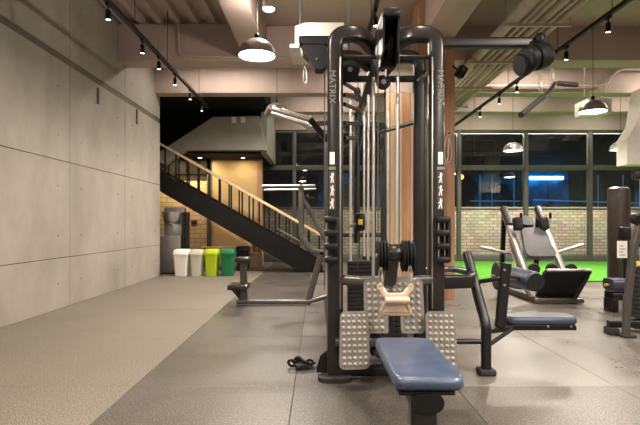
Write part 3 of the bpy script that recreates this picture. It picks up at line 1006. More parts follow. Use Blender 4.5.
# ---- front rowing station
yp = 3.30
zp = P(0, 256, yp).z
for x, t in ((P(379, 0, yp).x, 0.03), (P(385, 0, yp).x, 0.03), (P(404, 0, yp).x, 0.03), (P(410.5, 0, yp).x, 0.035)):
    pulley((x, yp, zp), (1, 0, 0), 0.105, t)
part(MB().lathe([(0, -0.055), (0.052, -0.055), (0.06, -0.045), (0.06, 0.045), (0.052, 0.055), (0, 0.055)], (P(394, 0, yp).x, yp, zp + 0.02), (1, 0, 0), 24), 'pulley_hub', 'graphite')
part(MB().sweep([(P(393, 0, yp).x, yp + 0.02, zp), (P(393, 0, yp).x, yp + 0.13, 0.74), (P(393, 0, yp).x, yp + 0.27, 0.60), (P(393, 0, yp).x, yp + 0.27, 0.05)], rrect(0.085, 0.07, 0.015)), 'pulley_post', 'grey_steel')
part(MB().sweep([(XLU, YFH, 0.055), (XRU, YFH, 0.055)], rrect(0.07, 0.08, 0.015)), 'base_rail', 'black_steel')


def dimple_plate(name, poly_fn, outline, holes_test, M, nu, nv, w, h, t=0.022):
    """outline in local (u, v); M maps (u, v, w) to the world; dimples stand proud on the front face"""
    mb = MB()
    mb.prism(outline, -t, 0.0, lambda u, v, q: M @ Vector((u, v, q)))
    p = part(mb, name, 'foot_rubber', None, 30)
    db = MB()
    for i in range(nu):
        for j in range(nv):
            u = -w/2 + w * (i + 0.5) / nu
            v = -h/2 + h * (j + 0.5) / nv
            if not holes_test(u, v):
                continue
            r = 0.40 * min(w / nu, h / nv)
            c = M @ Vector((u, v, -0.001))
            ax = (M.to_3x3() @ Vector((0, 0, 1)))
            db.lathe([(r, 0.0), (r * 0.8, r * 0.42), (r * 0.4, r * 0.62), (0, r * 0.68)], c, ax, 8)
    d_ = db.build('dimples', 'foot_bump', p, 60)
    d_['kind'] = 'stuff'
    return p


def plate_M(px, py, d, tilt, yaw=0):
    # local u -> +X, v -> up, w -> towards the camera (-Y); tilt leans the top away
    R = Matrix.Rotation(math.radians(yaw), 4, 'Z') @ Matrix.Rotation(math.radians(90 - tilt), 4, 'X')
    return Matrix.Translation(P(px, py, d)) @ R


def rounded(poly_w, h, r=0.02, skew=0.0):
    o = rrect(poly_w, h, r, 4)
    return [(u * (1 - 0.06 * (v / h) * 2 * 0.5) + skew * v, v) for u, v in o]


w_, h_ = 0.195, 0.375
for px, yaw, sk in ((354.5, 5, 0.03), (441.5, -5, -0.03)):
    dimple_plate('foot_plate', None, rounded(w_, h_, 0.035, sk), lambda u, v: True, plate_M(px, 340, 3.30, 12, yaw), 5, 9, w_ * 0.9, h_ * 0.93)
wc, hc_ = 0.41, 0.365
U = [(-wc/2 + 0.02, hc_/2), (wc/2 - 0.02, hc_/2), (wc/2, hc_/2 - 0.02), (wc/2, -hc_/2 + 0.02), (wc/2 - 0.02, -hc_/2), (0.05, -hc_/2), (0.042, -hc_/2 + 0.02),
     (0.042, -0.04), (-0.042, -0.04), (-0.042, -hc_/2 + 0.02), (-0.05, -hc_/2), (-wc/2 + 0.02, -hc_/2), (-wc/2, -hc_/2 + 0.02), (-wc/2, hc_/2 - 0.02)]
dimple_plate('foot_plate', None, U, lambda u, v: abs(u) > 0.055 or v > -0.03, plate_M(394, 306, 3.42, 14), 9, 8, wc * 0.92, hc_ * 0.93)
for x in (P(354, 0, 3.3).x, P(441, 0, 3.3).x):
    part(MB().sweep([(x, 3.36, 0.30), (x, 3.55, 0.20)], rrect(0.06, 0.05, 0.012)), 'plate_bracket', 'black_steel')
part(MB().sweep([(XLU, 3.50, 0.27), (XRU, 3.50, 0.27)], rrect(0.055, 0.06, 0.014)), 'plate_beam', 'grey_steel')

# bench of the rowing station
bx = 0.463
seat = [(-0.140, 0.40), (0.150, 0.40), (0.162, 0.32), (0.160, -0.28), (0.146, -0.35), (0.11, -0.37), (-0.115, -0.37), (-0.142, -0.35), (-0.152, -0.28), (-0.152, 0.32)]


def pad(mbx, outline, ctr, zb0, zt0, rz=0.0, e=0.016):
    """upholstered pad: outline extruded with a rolled edge and a crowned top"""
    R = Matrix.Rotation(rz, 3, 'Z')
    cen = Vector((ctr[0], ctr[1], 0))
    lv = [(0.0, 0.93), (0.3, 1.0), (0.62, 1.0), (0.85, 0.97), (1.0, 0.90)]
    rings = []
    for s, k in lv:
        z = zb0 + (zt0 - zb0) * s
        ring = []
        for u, v in outline:
            L = math.hypot(u, v)
            q = 1 - (1 - k) * 0.15 / L * 1.6
            p = R @ Vector((u * q, v * q, 0))
            ring.append(mbx.bm.verts.new(cen + p + Vector((0, 0, z))))
        rings.append(ring)
    n_ = len(outline)
    for a, b in zip(rings[:-1], rings[1:]):
        for i in range(n_):
            mbx.bm.faces.new((a[i], a[(i + 1) % n_], b[(i + 1) % n_], b[i]))
    mbx.bm.faces.new(rings[0][::-1])
    top = mbx.bm.faces.new(rings[-1])
    r = bmesh.ops.inset_region(mbx.bm, faces=[top], thickness=0.03, depth=0.006)
    return mbx


def smooth_poly(o, n=4):
    """chaikin rounding of an outline"""
    for _ in range(2):
        q = []
        for i in range(len(o)):
            a, b = o[i], o[(i + 1) % len(o)]
            q.append((a[0] * .8 + b[0] * .2, a[1] * .8 + b[1] * .2))
            q.append((a[0] * .2 + b[0] * .8, a[1] * .2 + b[1] * .8))
        o = q
    return o


part(pad(MB(), smooth_poly(seat), (bx + 0.008, 2.46), 0.397, 0.456), 'seat_pad', 'blue_vinyl', None, 60)
part(MB().b2((bx - 0.12, 2.12, 0.372), (bx + 0.12, 2.76, 0.388), 0.004), 'seat_board', 'black_plastic')
part(MB().sweep([(bx, 2.11, 0.342), (bx, 3.0, 0.335), (bx, 3.5, 0.20)], rrect(0.142, 0.082, 0.04, 5), ref=(0, 0, 1)), 'bench_beam', 'black_steel')
part(MB().sweep([(bx - 0.008, 2.17, 0.0), (bx - 0.008, 2.17, 0.33)], rrect(0.115, 0.09, 0.02), ref=(0, 1, 0)), 'bench_post', 'graphite')
part(MB().b2((bx - 0.20, 2.11, 0.0), (bx + 0.20, 2.23, 0.035), 0.012), 'foot', 'rubber_black')

# ---- right station: seat facing the windows
xl = 1.23
leg = [P(467, 253, 3.98), P(477, 292, 3.82), (xl, 3.66, 0.36), (xl, 3.66, 0.02)]
part(MB().sweep(fillet(leg, 0.12), rrect(0.066, 0.075, 0.02), ref=(0, 1, 0)), 'leg', 'black_steel')
part(MB().b2((xl - 0.06, 3.60, 0.0), (xl + 0.06, 3.72, 0.045), 0.012), 'foot', 'rubber_black')
part(MB().sweep(fillet([(XRU, YFH, 0.685), (1.10, 3.62, 0.685), (1.19, 3.86, 0.685)], 0.1), rrect(0.06, 0.10, 0.02), ref=(0, 0, 1)), 'side_frame', 'black_steel')
part(MB().sweep(fillet([(XRU, YRH, 0.73), (1.12, 4.12, 0.73), (1.19, 3.95, 0.72)], 0.1), rrect(0.06, 0.05, 0.02), ref=(0, 0, 1)), 'side_frame', 'grey_steel')
part(MB().tube([(XRU, 3.66, 0.24), (xl, 3.66, 0.24)], 0.02, 12), 'brace', 'black_steel')
sp = [(-0.28, -0.15), (0.28, -0.15), (0.28, 0.15), (-0.28, 0.15)]
part(pad(MB(), smooth_poly([(-0.27, -0.12), (0, -0.122), (0.27, -0.12), (0.275, 0.0), (0.27, 0.12), (0, 0.122), (-0.27, 0.12), (-0.275, 0)]), (1.715, 3.92), 0.325, 0.390), 'seat_pad', 'navy_vinyl', None, 60)
part(MB().sweep([(xl, 3.70, 0.305), (1.50, 3.84, 0.305), (1.97, 3.84, 0.305)], rrect(0.06, 0.035, 0.008), ref=(0, 0, 1)), 'seat_beam', 'black_steel')
part(MB().tube([(xl, 3.66, 0.20), (1.47, 3.80, 0.30)], 0.016, 10), 'brace', 'black_steel')
part(MB().b2((1.44, 3.80, 0.316), (1.96, 4.0, 0.33), 0.003), 'seat_board', 'black_plastic')
for px in (548, 571):
    part(MB().disc(P(px, 326.5, 3.80), (0, 1, 0), 0.008, 0.01, 8), 'bolt', 'silver')
part(MB().sweep(fillet([P(500, 327, 3.75), P(503, 295, 3.75), P(506, 263, 3.75)], 0.2), rrect(0.075, 0.05, 0.012), ref=(0, 1, 0)), 'roller_post', 'black_steel')
for py in (270, 285):
    part(MB().disc(P(504.5, py, 3.722), (0, 1, 0), 0.009, 0.012, 8), 'bolt', 'silver')
part(MB().tube([P(477, 282, 3.85), P(502, 278, 3.75)], 0.018, 10), 'roller_rod', 'graphite')
part(MB().tube([P(505, 276, 3.76), (1.63, 4.0, 0.66)], 0.018, 10), 'roller_rod', 'graphite')
rl = part(MB().lathe([(0, -0.20), (0.055, -0.20), (0.075, -0.185), (0.078, -0.17), (0.078, 0.17), (0.07, 0.20), (0, 0.20)], (1.655, 4.03, 0.66), (-0.06, 1, 0.02), 28), 'thigh_roller', 'navy_vinyl')
MB().disc((1.668, 3.826, 0.656), (-0.06, 1, 0.02), 0.066, 0.014, 24).build('end_cap', 'black_plastic', rl)

# ---- left station at the back of the tower
yl = 6.8
def Q(px, py): return P(px, py, yl)
base = [Q(237, 305.5), Q(309, 305.5), Q(328, 296)]
part(MB().sweep(fillet([Vector((p.x, p.y, max(p.z, 0.045))) for p in base], 0.15), rrect(0.06, 0.08, 0.02), ref=(0, 1, 0)), 'base_rail', 'grey_steel')
part(MB().sweep([Q(244, 303), Q(243.5, 262)], rrect(0.095, 0.07, 0.015), ref=(0, 1, 0)), 'seat_post', 'grey_steel')
part(MB().b2((Q(236, 0).x, yl - 0.14, Q(0, 262).z), (Q(250, 0).x, yl + 0.14, Q(0, 257).z), 0.02), 'back_pad', 'graphite')
part(MB().prism([(Q(232, 0).x, Q(0, 290).z), (Q(243, 0).x, Q(0, 303).z), (Q(247, 0).x, Q(0, 303).z), (Q(247, 0).x, Q(0, 288).z)], yl - 0.03, yl + 0.03, lambda u, v, w: Vector((u, w, v))), 'seat_bracket', 'black_steel', None, 0)
part(MB().b2((Q(229, 0).x, yl - 0.17, Q(0, 289).z), (Q(249, 0).x, yl + 0.17, Q(0, 283.5).z), 0.022), 'seat_pad', 'graphite')
part(MB().sweep([Q(307.5, 304), Q(319, 262), Q(322, 252)], rrect(0.085, 0.07, 0.015), ref=(0, 1, 0)), 'leg', 'grey_steel')
part(MB().sweep(fillet([Q(301, 186), Q(301.5, 236), Q(310, 250), Q(340, 258)], 0.14, 8), rrect(0.08, 0.07, 0.02), ref=(0, 1, 0)), 'press_arm', 'grey_steel')
part(MB().sweep([Q(303, 198), Q(329, 247)], rrect(0.06, 0.05, 0.015), ref=(0, 1, 0)), 'press_strut', 'grey_steel')
part(MB().tube([P(262, 186, 6.6), P(315, 185.5, 6.6)], 0.016, 10), 'press_handle', 'silver')
part(MB().tube([P(264, 190, 7.1), P(316, 189, 7.1)], 0.016, 10), 'press_handle', 'silver')
part(MB().tube([P(301, 185, 6.55), P(301, 190, 7.15)], 0.02, 10), 'press_yoke', 'grey_steel')
part(MB().tube([Q(278, 230), Q(302, 243)], 0.02, 10), 'press_handle', 'grey_steel')
part(MB().disc(Q(278, 230), (1, 0, -0.5), 0.03, 0.03, 12), 'grip_stop', 'rubber_black')
# upper silver lever arms over the left station
for a, b in (((272, 109, 5.6), (309, 119, 5.6)), ((266, 112, 5.9), (316, 127, 5.9))):
    part(MB().tube([P(*a), P(*b)], 0.030, 14), 'lever_arm', 'silver')
part(MB().tube([P(271, 107, 5.6), P(267, 114, 5.95)], 0.034, 12), 'lever_yoke', 'silver')
part(MB().sweep([P(309, 118, 5.75), P(327, 140, 5.9)], rrect(0.07, 0.07, 0.015), ref=(0, 1, 0)), 'lever_link', 'black_steel')
part(MB().tube([P(314, 124, 5.8), P(340, 122, 6.4)], 0.03, 10), 'lever_link', 'black_steel')
part(MB().tube([P(305, 124, 5.85), P(311, 129, 5.85)], 0.036, 12), 'lever_collar', 'silver')

# ------------------------------------------------------------------ things hanging on the tower
def carabiner(top, bot, label, yaw=0.0):
    t = thing('carabiner', top, label, 'carabiner', 'carabiners on the gym tower')
    top, bot = Vector(top), Vector(bot)
    mid = (top + bot) / 2
    L = (top - bot).length / 2
    pts = []
    for k in range(21):
        a = 2 * math.pi * k / 20
        pts.append(mid + Vector((0.013 * math.cos(a) * (1.15 if math.sin(a) < 0 else 0.85), 0.006 * math.sin(yaw) * math.cos(a), L * math.sin(a))) + (top - bot).normalized() * 0)
    MB().sweep(pts, circ(0.0048, 8), ref=(0, 1, 0)).build('hook', 'silver', t)
    MB().tube([mid + Vector((0.0105, 0, -L * 0.35)), mid + Vector((0.0095, 0, L * 0.35))], 0.006, 8).build('gate', 'chrome', t)


carabiner(P(305, 67, 3.68), P(305, 84, 3.68), 'silver carabiner under the left pulley housing')
carabiner(P(552, 68, 3.60), P(552, 84, 3.60), 'silver carabiner holding the lat bar, nearer the right boom end')
carabiner(P(540, 76, 3.56), P(541, 93, 3.56), 'silver carabiner holding the lat bar beside its dark grip')
carabiner(P(381, 268, 3.24), P(380.5, 288, 3.20), 'silver carabiner on the left side of the gold row handle')
carabiner(P(410, 266, 3.24), P(410, 288, 3.20), 'silver carabiner on the right side of the gold row handle')

lb = thing('lat_bar', P(552, 87, 3.58), 'angled steel lat bar with dark grips hanging from the right boom', 'lat bar')
MB().tube(fillet([P(524, 112.5, 3.25), P(549, 92, 3.52), P(555, 83, 3.60), P(577, 85, 3.74)], 0.05), 0.014, 10).build('bar', 'graphite', lb)
MB().tube([P(521, 115, 3.22), P(543, 97, 3.46)], 0.019, 12).build('grip', 'rubber_black', lb)
MB().tube([P(558, 83.3, 3.63), P(576, 84.9, 3.735)], 0.019, 12).build('grip', 'rubber_black', lb)
MB().torus(P(552, 85, 3.59), (0, 1, 0), 0.018, 0.005).build('eye', 'chrome', lb)

# gold close-grip row handle
yh = 3.16
rh = thing('row_handle', P(395, 315, yh), 'gold double-grip row handle hanging from two carabiners before the foot plates', 'row handle')
def R_(px, py, dy=0.0): return P(px, py, yh + dy)
MB().sweep(fillet([R_(380, 287), R_(386, 296, -.01), R_(404, 296, -.01), R_(411, 287)], 0.03), rrect(0.040, 0.022, 0.008), ref=(0, 1, 0)).build('yoke', 'gold_handle', rh)
for px in (380, 410.5):
    MB().lathe([(0.009, -0.010), (0.020, -0.010), (0.022, 0), (0.020, 0.010), (0.009, 0.010)], R_(px, 287, -0.005), (0, 1, 0), 18, closed=True).build('eye', 'gold_handle', rh)
MB().tube([R_(385, 300.5, -.05), R_(409, 300.5, -.05)], 0.024, 16).build('grip', 'gold_handle', rh)
MB().sweep(fillet([R_(387, 300, -.02), R_(379.5, 313, 0.0), R_(411, 313, 0.0), R_(405, 300, -.02)], 0.02), rrect(0.02, 0.05, 0.006), ref=(0, 1, 0)).build('lower_frame', 'gold_handle', rh)
MB().prism([(387, 304), (404, 304), (409, 312.5), (382, 312.5)], -0.03, 0.005, lambda u, v, w: R_(u, v, w)).build('block', 'gold_handle', rh, 0)

# strap lying on the floor by the front foot
sg = thing('ankle_strap', (P(301, 367, 3.85).x, 3.82, 0), 'black ankle strap with metal rings lying on the floor beside the tower foot', 'ankle strap')
for (px, dy, rr, ax) in ((292, 0.0, 0.035, (0.3, 1, 0.5)), (297, 0.05, 0.03, (1, 0.3, 0.8)), (310, 0.02, 0.028, (0.2, 1, 0.4))):
    q = P(px, 366, 3.85)
    MB().torus((q.x, 3.82 + dy, 0.038), ax, rr * 0.8, 0.010, 14, 8).build('ring', 'black_plastic', sg)
MB().sweep(fillet([(P(294, 0, 3.85).x, 3.86, 0.02), (P(299, 0, 3.85).x, 3.84, 0.075), (P(304, 0, 3.85).x, 3.80, 0.05), (P(310, 0, 3.85).x, 3.83, 0.022), (P(313, 0, 3.85).x, 3.88, 0.02)], 0.03), rrect(0.05, 0.016, 0.006), ref=(0, 1, 0)).build('strap', 'rubber_black', sg)
MB().box((P(302, 0, 3.85).x, 3.80, 0.025), (0.10, 0.07, 0.03), Matrix.Rotation(0.4, 3, 'Z'), 0.01).build('cuff', 'rubber_black', sg)

# ------------------------------------------------------------------ leg press
lx = 3.32
lg = thing('leg_press', (lx, 7.6, 0), 'plate-loaded leg press with steep rails and black footplate before the turf', 'leg press')
def lpart(mb, n_, m, sm=40): return mb.build(n_, m, lg, sm)
for x in (3.04, 3.60):
    lpart(MB().sweep([(x, 7.15, 0.22), (x, 8.22, 1.34)], rrect(0.085, 0.085, 0.02), ref=(1, 0, 0)), 'rail', 'silver')
    lpart(MB().sweep([(x, 7.93, 1.085), (x, 8.20, 1.37)], rrect(0.08, 0.095, 0.02), ref=(1, 0, 0)), 'rail_bumper', 'black_plastic')
    lpart(MB().sweep([(x, 8.16, 1.30), (x, 8.30, 0.04)], rrect(0.07, 0.07, 0.015), ref=(1, 0, 0)), 'rear_post', 'black_steel')
    lpart(MB().sweep([(x, 6.9, 0.05), (x, 8.5, 0.05)], rrect(0.08, 0.08, 0.015), ref=(0, 0, 1)), 'base_rail', 'grey_steel')
    lpart(MB().sweep([(x - 0.035 + (0.07 if x > 3.3 else 0), 7.45, 0.40), (x, 7.9, 0.86)], rrect(0.02, 0.09, 0.006), ref=(1, 0, 0)), 'rail_cap', 'silver')
lpart(MB().b2((3.0, 8.40, 0.01), (3.64, 8.5, 0.09), 0.015), 'cross_member', 'grey_steel')
lpart(MB().b2((2.98, 6.86, 0.01), (3.66, 6.95, 0.08), 0.015), 'cross_member', 'grey_steel')
# back pad on the carriage (leans along the rails)
dirv = Vector((0, 1.07, 1.12)).normalized(); nrm = Vector((0, -dirv.z, dirv.y))
bc = Vector((lx - 0.015, 7.62, 0.80))
out = smooth_poly([(-0.15, 0.27), (0.15, 0.27), (0.17, 0.18), (0.225, -0.22), (0.20, -0.31), (-0.20, -0.31), (-0.225, -0.22), (-0.17, 0.18)])
lpart(MB().prism(out, 0.0, 0.075, lambda u, v, w: bc + Vector((u, 0, 0)) + dirv * v + nrm * w), 'back_pad', 'grey_vinyl')
lpart(MB().prism(smooth_poly([(-0.10, 0.32), (0.10, 0.32), (0.11, 0.50), (-0.07, 0.54), (-0.10, 0.5)]), 0.0, 0.08, lambda u, v, w: bc + Vector((u - 0.02, 0, 0)) + dirv * v + nrm * w), 'head_pad', 'black_plastic')
for s in (-1, 1):
    lpart(MB().box(bc + Vector((s * 0.20 , 0, 0)) + dirv * 0.32 + nrm * 0.10, (0.13, 0.14, 0.20), Matrix.Rotation(math.radians(-20), 3, 'X'), 0.03), 'shoulder_pad', 'black_plastic')
    hx = 3.373 + s * 0.228
    lpart(MB().tube([bc + Vector((s * 0.20, -0.08, 0)) + dirv * 0.34, (hx, 7.75, 1.12), (hx, 7.75, 1.20)], 0.013, 8), 'handle', 'silver')
    lpart(MB().lathe([(0, -0.05), (0.018, -0.045), (0.022, 0.0), (0.018, 0.045), (0, 0.05)], (hx, 7.75, 1.23), (0, 0, 1), 10), 'handle_grip', 'black_plastic')
lpart(MB().tube([P(480, 247, 7.75), P(512, 254, 7.75)], 0.026, 12), 'weight_horn', 'silver')
lpart(MB().tube([P(556, 253, 7.75), P(583, 244.5, 7.75)], 0.026, 12), 'weight_horn', 'silver')
# discs stored low on the left, guide wheels
for k in range(2):
    lpart(MB().lathe([(0.03, -0.02), (0.17, -0.02), (0.2, -0.015), (0.205, 0.0), (0.2, 0.015), (0.17, 0.02), (0.03, 0.02)], (2.68 + 0.05 * k, 7.5, 0.32), (1, 0, 0), 26, closed=True), 'weight_disc', 'rubber_black')
lpart(MB().tube([(2.60, 7.5, 0.32), (3.04, 7.5, 0.32)], 0.025, 10), 'storage_horn', 'silver')
for x in (3.16, 3.42, 3.70):
    lpart(MB().disc((x, 7.32, 0.44), (0.15, 1, 0.2), 0.085, 0.05, 22), 'guide_wheel', 'rubber_black')
# footplate
fa, fb = Vector((0, 7.02, 0.05)), Vector((0, 6.78, 0.47))
du = (fb - fa)
nf = Vector((0, -du.z, du.y)).normalized()
lpart(MB().prism([(-0.27, 0.0), (0.22, 0.0), (0.26, 0.10), (0.38, 0.94), (0.38, 1.0), (-0.22, 1.0), (-0.25, 0.9)], -0.03, 0.03, lambda u, v, w: Vector((lx + u, 0, 0)) + fa + du * v + nf * w), 'footplate', 'black_plastic', 0)
lpart(MB().tube([Vector((lx - 0.22, 0, 0)) + fb, Vector((lx + 0.385, 0, 0)) + fb], 0.022, 10), 'footplate_edge', 'silver')
lpart(MB().sweep([(3.52, 6.84, 0.09), (3.66, 6.78, 0.40)], rrect(0.05, 0.05, 0.015)), 'plate_arm', 'black_steel')
lpart(MB().sweep([(3.00, 7.05, 0.06), (2.90, 7.3, 0.40)], rrect(0.05, 0.05, 0.015)), 'plate_arm', 'grey_steel')

# ------------------------------------------------------------------ brown heavy bag
hb = P(618.5, 298, 7.42)
bag = thing('heavy_bag', (hb.x, 7.42, 0), 'brown leather freestanding heavy bag in front of the turf', 'punching bag')
MB().lathe([(0, 0.18), (0.138, 0.18), (0.148, 0.20), (0.148, 1.58), (0.143, 1.62), (0.115, 1.645), (0, 1.65)], (hb.x, 7.42, 0), (0, 0, 1), 32).build('bag_body', 'leather_brown', bag)
MB().lathe([(0, 0.0), (0.17, 0.0), (0.185, 0.02), (0.18, 0.10), (0.15, 0.17), (0, 0.18)], (hb.x, 7.42, 0), (0, 0, 1), 32).build('base', 'rubber_black', bag)
for a in (-0.5, 0.9, 2.2):
    MB().b2((hb.x + 0.149 * math.sin(a) - 0.004, 7.42 - 0.150 * math.cos(a) - 0.003, 0.2), (hb.x + 0.149 * math.sin(a) + 0.004, 7.42 - 0.150 * math.cos(a) + 0.003, 1.6), 0).build('seam', 'ink_dark', bag, 0)
MB().lathe([(0.142, 1.60), (0.152, 1.60), (0.152, 1.565), (0.142, 1.565)], (hb.x, 7.42, 0), (0, 0, 1), 32, closed=True).build('rim_band', 'leather_brown', bag)

# ------------------------------------------------------------------ machine at the right edge
em = thing('weight_machine', (3.25, 5.0, 0), 'dark weight machine with a curved steel upright, cut by the right edge of the photo', 'gym machine')
def epart(mb, n_, m, sm=40): return mb.build(n_, m, em, sm)
def fl(v): return Vector((v.x, v.y, max(v.z, 0.0)))
up = [Vector((P(625.5, 0, 4.87).x, 4.87, 0.02)), P(627.5, 300, 4.87), P(634, 245, 4.87), P(645, 205, 4.87)]
epart(MB().sweep(fillet(up, 0.5, 8), rrect(0.075, 0.06, 0.025), ref=(0, 1, 0)), 'upright', 'grey_steel')
epart(MB().b2((P(620, 0, 4.87).x, 4.80, 0.0), (P(633, 0, 4.87).x, 4.94, 0.03), 0.01), 'foot', 'rubber_black')
zz = P(0, 324, 5.0).z
epart(MB().sweep([(P(608, 0, 5.0).x, 5.0, max(zz, 0.06)), (4.3, 5.0, max(zz, 0.06))], rrect(0.07, 0.06, 0.015)), 'base_rail', 'black_steel')
epart(MB().b2((P(608, 0, 5).x - 0.01, 4.93, 0), (P(608, 0, 5).x + 0.08, 5.07, 0.07), 0.01), 'foot', 'rubber_black')
epart(MB().b2((4.15, 4.93, 0), (4.25, 5.07, 0.07), 0.01), 'foot', 'rubber_black')
for k in range(12):
    epart(MB().b2((3.24, 5.06, 0.14 + 0.045 * k), (3.56, 5.22, 0.181 + 0.045 * k), 0.005), 'weight_plate', 'stack_plate')
for x in (3.32, 3.48):
    epart(MB().tube([(x, 5.14, 0.08), (x, 5.14, 1.6)], 0.012, 10), 'guide_rod', 'chrome')
epart(MB().b2((3.2, 5.04, 0.04), (4.2, 5.24, 0.12), 0.01), 'stack_base', 'black_steel')
epart(MB().sweep([(3.62, 5.14, 0.05), (3.62, 5.14, 1.62)], rrect(0.08, 0.08, 0.02), ref=(0, 1, 0)), 'upright', 'black_steel')
epart(MB().sweep([(3.24, 5.14, 1.60), (3.66, 5.14, 1.60)], rrect(0.08, 0.08, 0.02), ref=(0, 1, 0)), 'top_bar', 'black_steel')
epart(MB().tube([P(634, 245, 4.87), (3.62, 5.10, 0.95)], 0.03, 10), 'arm', 'black_steel')
epart(MB().lathe([(0, -0.05), (0.04, -0.05), (0.055, -0.02), (0.055, 0.03), (0.04, 0.05), (0, 0.05)], P(636, 219, 4.85), (0, 1, 0.2), 16), 'adjuster_knob', 'black_plastic')
epart(MB().disc(P(638, 263, 4.84), (0, 1, 0), 0.02, 0.02, 12), 'pin_knob', 'yellow')

# padded bench with notice, behind that machine
pb = thing('padded_bench', (P(618, 0, 6.3).x, 6.3, 0), 'low dark padded bench with a yellow knob beside the heavy bag', 'bench')
c1 = P(618, 287, 6.3)
MB().sweep([(P(608, 0, 6.3).x, 6.3, P(0, 284, 6.3).z), (P(634, 0, 6.3).x, 6.3, P(0, 284, 6.3).z)], rrect(0.14, 0.24, 0.05, 4), ref=(0, 1, 0)).build('pad', 'navy_vinyl', pb)
MB().sweep([(P(609, 0, 6.3).x, 6.3, 0.20), (P(633, 0, 6.3).x, 6.3, 0.20)], rrect(0.09, 0.20, 0.02), ref=(0, 1, 0)).build('pad_frame', 'black_steel', pb)
for px in (611, 630):
    MB().b2((P(px, 0, 6.3).x - 0.04, 6.2, 0), (P(px, 0, 6.3).x + 0.04, 6.4, 0.17), 0.01).build('leg', 'black_steel', pb)
MB().lathe([(0, -0.03), (0.014, -0.025), (0.018, 0.0), (0.014, 0.025), (0, 0.03)], P(606.5, 285, 6.3), (1, 0, 0), 12).build('knob', 'yellow', pb)
MB().sweep([(P(628, 0, 6.3).x, 6.34, 0.2), (P(628, 0, 6.3).x, 6.34, P(0, 228, 6.3).z)], rrect(0.06, 0.05, 0.015), ref=(0, 1, 0)).build('post', 'black_steel', pb)
MB().b2((P(621, 0, 6.3).x, 6.28, P(0, 240, 6.3).z), (P(631, 0, 6.3).x, 6.38, P(0, 227, 6.3).z), 0.02).build('post_head', 'black_plastic', pb)
nt_ = MB().b2((P(617.5, 0, 6.25).x, 6.255, P(0, 258, 6.25).z), (P(627.5, 0, 6.25).x, 6.262, P(0, 241, 6.25).z)).build('instruction_card', 'paper', pb, 0)
for q in range(4):
    MB().b2((P(619.5, 0, 6.25).x, 6.2535, P(0, 255.5 - q * 3, 6.25).z), (P(625.5 - (q % 2) * 2, 0, 6.25).x, 6.2549, P(0, 254.5 - q * 3, 6.25).z)).build('print_line', 'ink_grey', nt_, 0)

# ------------------------------------------------------------------ bins and water point under the stairs
def bin_(px, wpx, top, bot, d, m, label, nm='pedal_bin'):
    xc = P(px, 0, d).x
    hh = (bot - top) / F * d
    ww = wpx / F * d * 0.93
    t = thing(nm, (xc, d, 0), label, 'bin', 'bins in a row under the stairs')
    n_ = MB()
    pr = rrect(1, 1, 0.14, 4)
    rings = []
    for z, k in ((0.0, 0.74), (0.02, 0.76), (hh * 0.80, 0.93)):
        rings.append([n_.bm.verts.new(Vector((xc + u * ww * k, d + v * ww * 1.15 * k, z))) for u, v in pr])
    for a, b in zip(rings[:-1], rings[1:]):
        for i in range(len(pr)):
            n_.bm.faces.new((a[i], a[(i + 1) % len(pr)], b[(i + 1) % len(pr)], b[i]))
    n_.bm.faces.new(rings[0][::-1]); n_.bm.faces.new(rings[-1])
    n_.build('bin_body', m, t)
    MB().prism(rrect(ww, ww * 1.2, 0.05, 4), hh * 0.80, hh * 0.86, lambda u, v, w: Vector((xc + u, d + v, w))).build('rim', m, t)
    ld = MB()
    rr2 = [[ld.bm.verts.new(Vector((xc + u * ww * k, d + v * ww * 1.15 * k, z))) for u, v in pr] for z, k in ((hh * 0.862, 0.98), (hh * 0.93, 0.95), (hh * 0.99, 0.86), (hh, 0.7))]
    for a, b in zip(rr2[:-1], rr2[1:]):
        for i in range(len(pr)):
            ld.bm.faces.new((a[i], a[(i + 1) % len(pr)], b[(i + 1) % len(pr)], b[i]))
    ld.bm.faces.new(rr2[0][::-1]); ld.bm.faces.new(rr2[-1])
    ld.build('lid', m, t)
    MB().box((xc, d - ww * 0.6, hh * 0.83), (ww * 0.34, 0.03, 0.02), None, 0.008).build('handle', m, t)


bin_(182.3, 16.5, 249.5, 275.9, 10.66, 'white_plastic', 'white lidded bin, first in the row by the concrete wall')
bin_(197.5, 13.8, 249.8, 275.9, 10.66, 'cream_plastic', 'cream lidded bin beside the white one')
bin_(212.3, 15.0, 249.3, 275.9, 10.66, 'lime_plastic', 'lime yellow-green lidded bin in the row')
bin_(228.3, 15.5, 249.0, 275.9, 10.66, 'green_plastic', 'dark green lidded bin at the end of the row')
bin_(243, 14, 246, 270.2, 11.9, 'black_plastic', 'black bin behind the staircase beside the green one')

YK = 11.0
wp = thing('water_dispenser', (P(171, 0, YK).x, YK, 0), 'grey steel water point with a round chrome hood behind the white bin', 'water dispenser')
MB().b2((P(160, 0, YK).x, YK, 0.03), (P(180.5, 0, YK).x, YK + 0.45, P(0, 236, YK).z), 0.008).build('cabinet', 'steel_cabinet', wp)
MB().b2((P(160.5, 0, YK).x, YK + 0.03, 0.0), (P(180, 0, YK).x, YK + 0.42, 0.035)).build('plinth', 'black_plastic', wp)
MB().b2((P(160, 0, YK).x, YK + 0.30, P(0, 236, YK).z), (P(181, 0, YK).x, YK + 0.45, P(0, 207, YK).z), 0.005).build('splashback', 'steel_cabinet', wp)
hcen = P(172, 218, YK + 0.1)
MB().lathe([(0.10, -0.13), (0.16, -0.11), (0.19, -0.03), (0.205, 0.06), (0.205, 0.13), (0.0, 0.135)], hcen, (0, 0, 1), 28).build('hood', 'silver', wp, 60)
lens = MB().disc(hcen + Vector((0, 0, -0.12)), (0, 0, 1), 0.09, 0.02).build('hood_lamp', 'bulb', wp)
